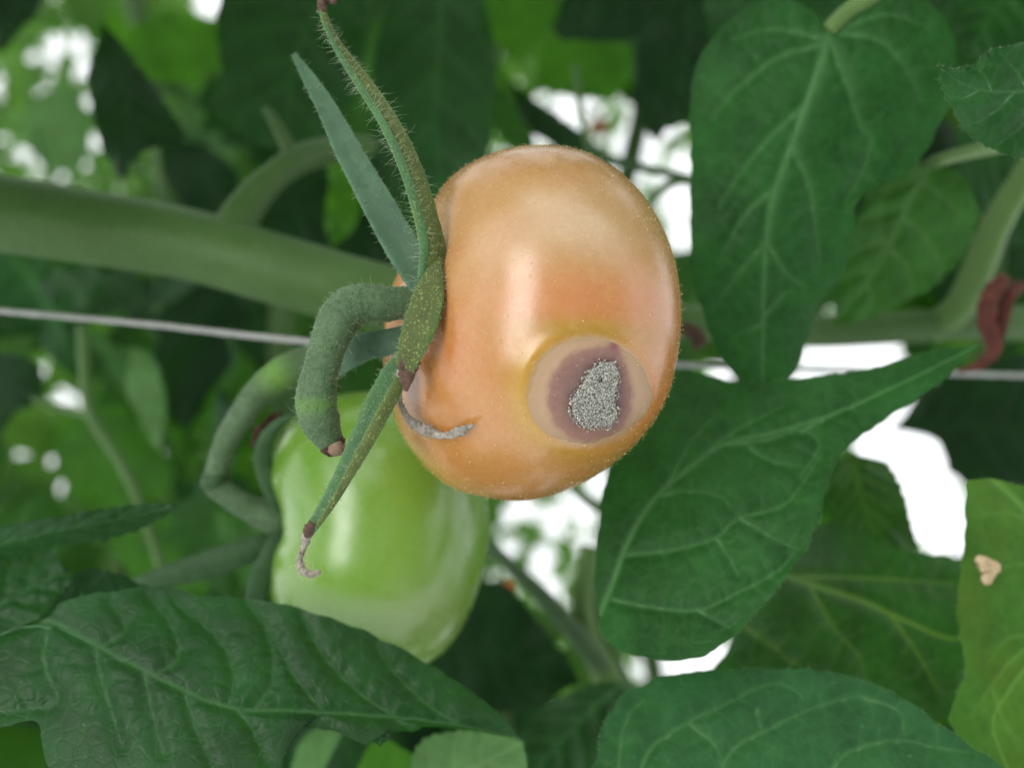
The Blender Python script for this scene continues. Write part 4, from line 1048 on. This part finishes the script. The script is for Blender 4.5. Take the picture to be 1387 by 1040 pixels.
# ================================================================== BACKGROUND VINES
def leaf_proto(i):
    n, m = 26, 15
    t = np.linspace(0, 1, n)[:, None]; s = np.linspace(-1, 1, m)[None]
    w = .30 * np.sin(np.pi * t ** .72) ** .75 * (1 + .14 * np.sin(t * (16 + 2 * i) + i) + .07 * np.sin(31 * t + 2 * i))
    w = w * (1 + .12 * np.sign(s) * math.sin(i))
    x = w * s + .08 * np.sin(3 * t + i)
    y = t + .10 * np.abs(s) * (.5 - t)
    z = .16 * np.abs(s) * w * 3 * (.5 + .5 * math.sin(i * 2.1)) - (.25 + .2 * math.sin(i * 1.3)) * t ** 2 + .035 * np.sin(9 * t + 3 * s + i)
    V = np.stack([x + 0 * t * s, y + 0 * s, z], -1)
    ve = np.exp(-(s * 9) ** 2) * (1 - t * .5) + .5 * np.exp(-(np.sin((t * 6 - np.abs(s) * .9) * np.pi) * 3.5) ** 2) * (np.abs(s) < .9)
    F = grid_faces(n, m)
    pc = np.array([[0, 0, 0], [.01, -.12, .03], [.0, -.25, .02], [-.03, -.4, -.05]])
    pv, pf, _, _ = tube(pc + np.array([0, 1e-3, 0]), [.014, .014, .015, .018], n=8, m=5, cap=False)
    F = np.vstack([F, np.array(pf) + n * m])
    V = np.vstack([V.reshape(-1, 3), pv])
    ve = np.r_[np.clip(ve, 0, 1).ravel() * .5, np.full(len(pv), .8)]
    o = mesh_obj('leaf', V, F, M['leaf_deep'], attrs={'vein': ve})
    me = o.data
    bpy.data.objects.remove(o)
    return me


PROTO = [leaf_proto(i) for i in range(7)]
for me in PROTO:
    me.materials.clear(); me.materials.append(None)

PCO = []
for me in PROTO:
    c = np.zeros(len(me.vertices) * 3, np.float32); me.vertices.foreach_get('co', c)
    PCO.append(c.reshape(-1, 3)[:])

# white gaps of the photograph that no background leaf may close: x, y, rx, ry
GAPS = [(765, 147, 18, 20), (780, 176, 12, 14), (800, 144, 12, 20), (722, 180, 13, 11), (854, 184, 14, 35), (880, 207, 14, 22), (908, 164, 11, 14), (927, 219, 11, 18),
        (909, 254, 35, 16), (921, 280, 22, 26), (857, 239, 18, 14), (922, 318, 14, 22), (734, 759, 22, 30), (749, 705, 22, 22), (691, 698, 12, 12), (720, 701, 9, 9), (691, 744, 12, 12), (795, 744, 13, 25), (790, 694, 18, 15),
        (807, 828, 12, 32), (724, 830, 10, 10), (753, 853, 8, 8), (749, 794, 12, 12), (809, 655, 18, 25), (772, 675, 15, 12), (703, 682, 10, 8), (1120, 490, 36, 18), (1175, 480, 46, 14), (1340, 265, 14, 20), (930, 903, 58, 12),
        (1195, 605, 36, 18), (1245, 650, 36, 50), (1276, 700, 30, 52), (985, 505, 16, 8)]
GR = np.random.default_rng(5)
for _ in range(34):                                          # the many small holes of the bright upper left corner
    x, y = GR.uniform(-10, 135), GR.uniform(15, 265)
    GAPS.append((x, y, GR.uniform(3, 8), GR.uniform(3, 8)))
GAPS += [(30, 210, 10, 12), (72, 60, 11, 12), (45, 75, 8, 7)]
GA = np.array(GAPS)


def in_frame(v):
    q = proj(v)
    return bool(((q[:, 0] > -20) & (q[:, 0] < 1407) & (q[:, 1] > -20) & (q[:, 1] < 1060)).any() or (v[:, 1] < .03).any())


def hits_gap(v, f=1.0):
    q = proj(v)
    return bool(((((q[:, None, 0] - GA[:, 0]) / (GA[:, 2] * f)) ** 2 + ((q[:, None, 1] - GA[:, 1]) / (GA[:, 3] * f)) ** 2) < 1).any())


def in_gap(px, py, r):
    for (x, y, a, b) in GAPS:
        if a and ((px - x) / (a + r)) ** 2 + ((py - y) / (b + r)) ** 2 < 1:
            return True
    return False


VINES = [(-60, .50, 'leafy tomato vine behind the left end of the stem'), (190, .58, 'leafy tomato vine behind the lime leaves'), (420, .48, 'leafy tomato vine behind the calyx'),
         (640, .55, 'leafy tomato vine behind the two tomatoes'), (860, .62, 'leafy tomato vine behind the white gap above the tomato'), (1080, .52, 'leafy tomato vine behind the broad hanging leaf'),
         (1375, .50, 'leafy tomato vine behind the pale shoot'), (1480, .46, 'leafy tomato vine beyond the yellow green leaf')]
for vx, vd, lab in VINES:
    root = thing('tomato_vine', lab, 'plant', P(vx, 1500, vd), 'tomato vines of the row behind')
    pts = []
    yy = np.linspace(1500, -420, 9)
    for k_, y in enumerate(yy):
        x = vx + 40 * math.sin(k_ * 1.3 + vx)
        for _ in range(40):
            if not in_gap(x, y, 14):
                break
            x += 12
        pts.append(P(x, y, vd + .02 * math.sin(k_)))
    V_, F_, ax_, _ = tube(np.array(pts), [.006] * 9, n=60, m=8)
    mesh_obj('stem', V_, F_, M['stem'], root)
    made = 0; tries = 0
    while made < 36 and tries < 900:
        tries += 1
        d = vd + rng.uniform(-.08, .14)
        x = vx + rng.normal() * 150; y = rng.uniform(-150, 1150)
        size = rng.uniform(.05, .10)
        r = size / (K * d) * .42
        tilt = rng.normal() * .7
        # blade hangs down (local +Y to -Z), face towards the aisle with some spread
        R = Matrix.Rotation(tilt, 4, 'Y') @ Matrix.Rotation(rng.normal() * .6, 4, 'Z') @ Matrix.Rotation(-math.pi / 2 + rng.normal() * .45 + .25, 4, 'X')
        w = rng.integers(0, 7)
        if hits_gap(PCO[w] @ np.array(R.to_3x3()).T * size + P(x, y, d)):
            continue
        o = bpy.data.objects.new('leaf', PROTO[w])
        COL.objects.link(o)
        o.parent = root
        loc = Vector(P(x, y, d).tolist()) - Vector(root.location)
        o.matrix_basis = Matrix.Translation(loc) @ R @ Matrix.Diagonal((size, size, size, 1))
        o.material_slots[0].link = 'OBJECT'
        o.material_slots[0].material = M[random.choice(['leaf_deep', 'leaf_deep', 'leaf_mid', 'leaf_mid', 'leaf_dark', 'leaf_bright', 'leaf_bright', 'leaf_cool'])]
        made += 1

# far foliage: one mass nobody could count, with small holes to the light, and unseen leaves added for shade
pv, pf = [], []
for me in PROTO[:4]:
    n = len(me.vertices)
    c = np.zeros(n * 3, np.float32); me.vertices.foreach_get('co', c)
    c = c.reshape(-1, 3).reshape(-1, 3)
    pv.append(c[:26 * 15].reshape(26, 15, 3)[::5, ::2])
VV, FF, n0 = [], [], 0


def scatter(count, draw, size, check=1.0):
    global n0
    made = tries = 0
    while made < count and tries < count * 12:
        tries += 1
        q = pv[rng.integers(0, 4)]
        R = np.array(Matrix.Rotation(rng.normal() * .8, 3, 'Y') @ Matrix.Rotation(rng.normal() * .7, 3, 'Z') @ Matrix.Rotation(-math.pi / 2 + rng.normal() * .5 + .25, 3, 'X'))
        v = q.reshape(-1, 3) @ R.T * rng.uniform(*size) + draw()
        if (check == 'out' and in_frame(v)) or (check not in (None, 'out') and hits_gap(v, check)):
            continue
        VV.append(v); FF.append(grid_faces(*q.shape[:2]) + n0); n0 += len(v); made += 1


U_ = rng.uniform
scatter(2300, lambda: P(U_(-350, 1750), U_(-350, 1400), U_(.70, 1.5)), (.05, .11))
scatter(2600, lambda: P(U_(-40, 260), U_(-40, 330), U_(1.6, 2.6)), (.018, .045), .62)
scatter(1000, lambda: P(U_(650, 860), U_(600, 920), U_(1.3, 2.2)), (.014, .04), .55)
scatter(600, lambda: P(U_(650, 960), U_(60, 345), U_(1.3, 2.2)), (.014, .04), .55)
scatter(1500, lambda: P(U_(-60, 460), U_(330, 1060), U_(1.2, 2.2)), (.02, .05), .5)
scatter(500, lambda: P(U_(380, 1420), U_(-60, 1100), U_(1.2, 2.2)), (.04, .08))
scatter(1500, lambda: P(U_(-1500, 2900), U_(-4200, -130), U_(.14, 1.0)), (.04, .10), 'out')      # unseen crown above the frame, added to block light from the top
scatter(500, lambda: P(U_(-900, 2300), U_(1100, 2600), U_(.2, 1.0)), (.05, .11), 'out')        # unseen skirts below the frame, added to shade the row
scatter(3300, lambda: np.array([U_(-2.2, 2.2), -U_(.85, 1.5), U_(-.1, 2.3)]), (.085, .19), None)   # unseen row behind the camera, added to cut ambient light and darken reflections
ff = mesh_obj('far_and_shade_foliage', np.vstack(VV), np.vstack(FF), M['foliage_far'])
ff['kind'] = 'stuff'; ff['label'] = 'far blurred mass of tomato foliage behind the vines, with unseen leaves added around the view for shade'; ff['category'] = 'foliage'
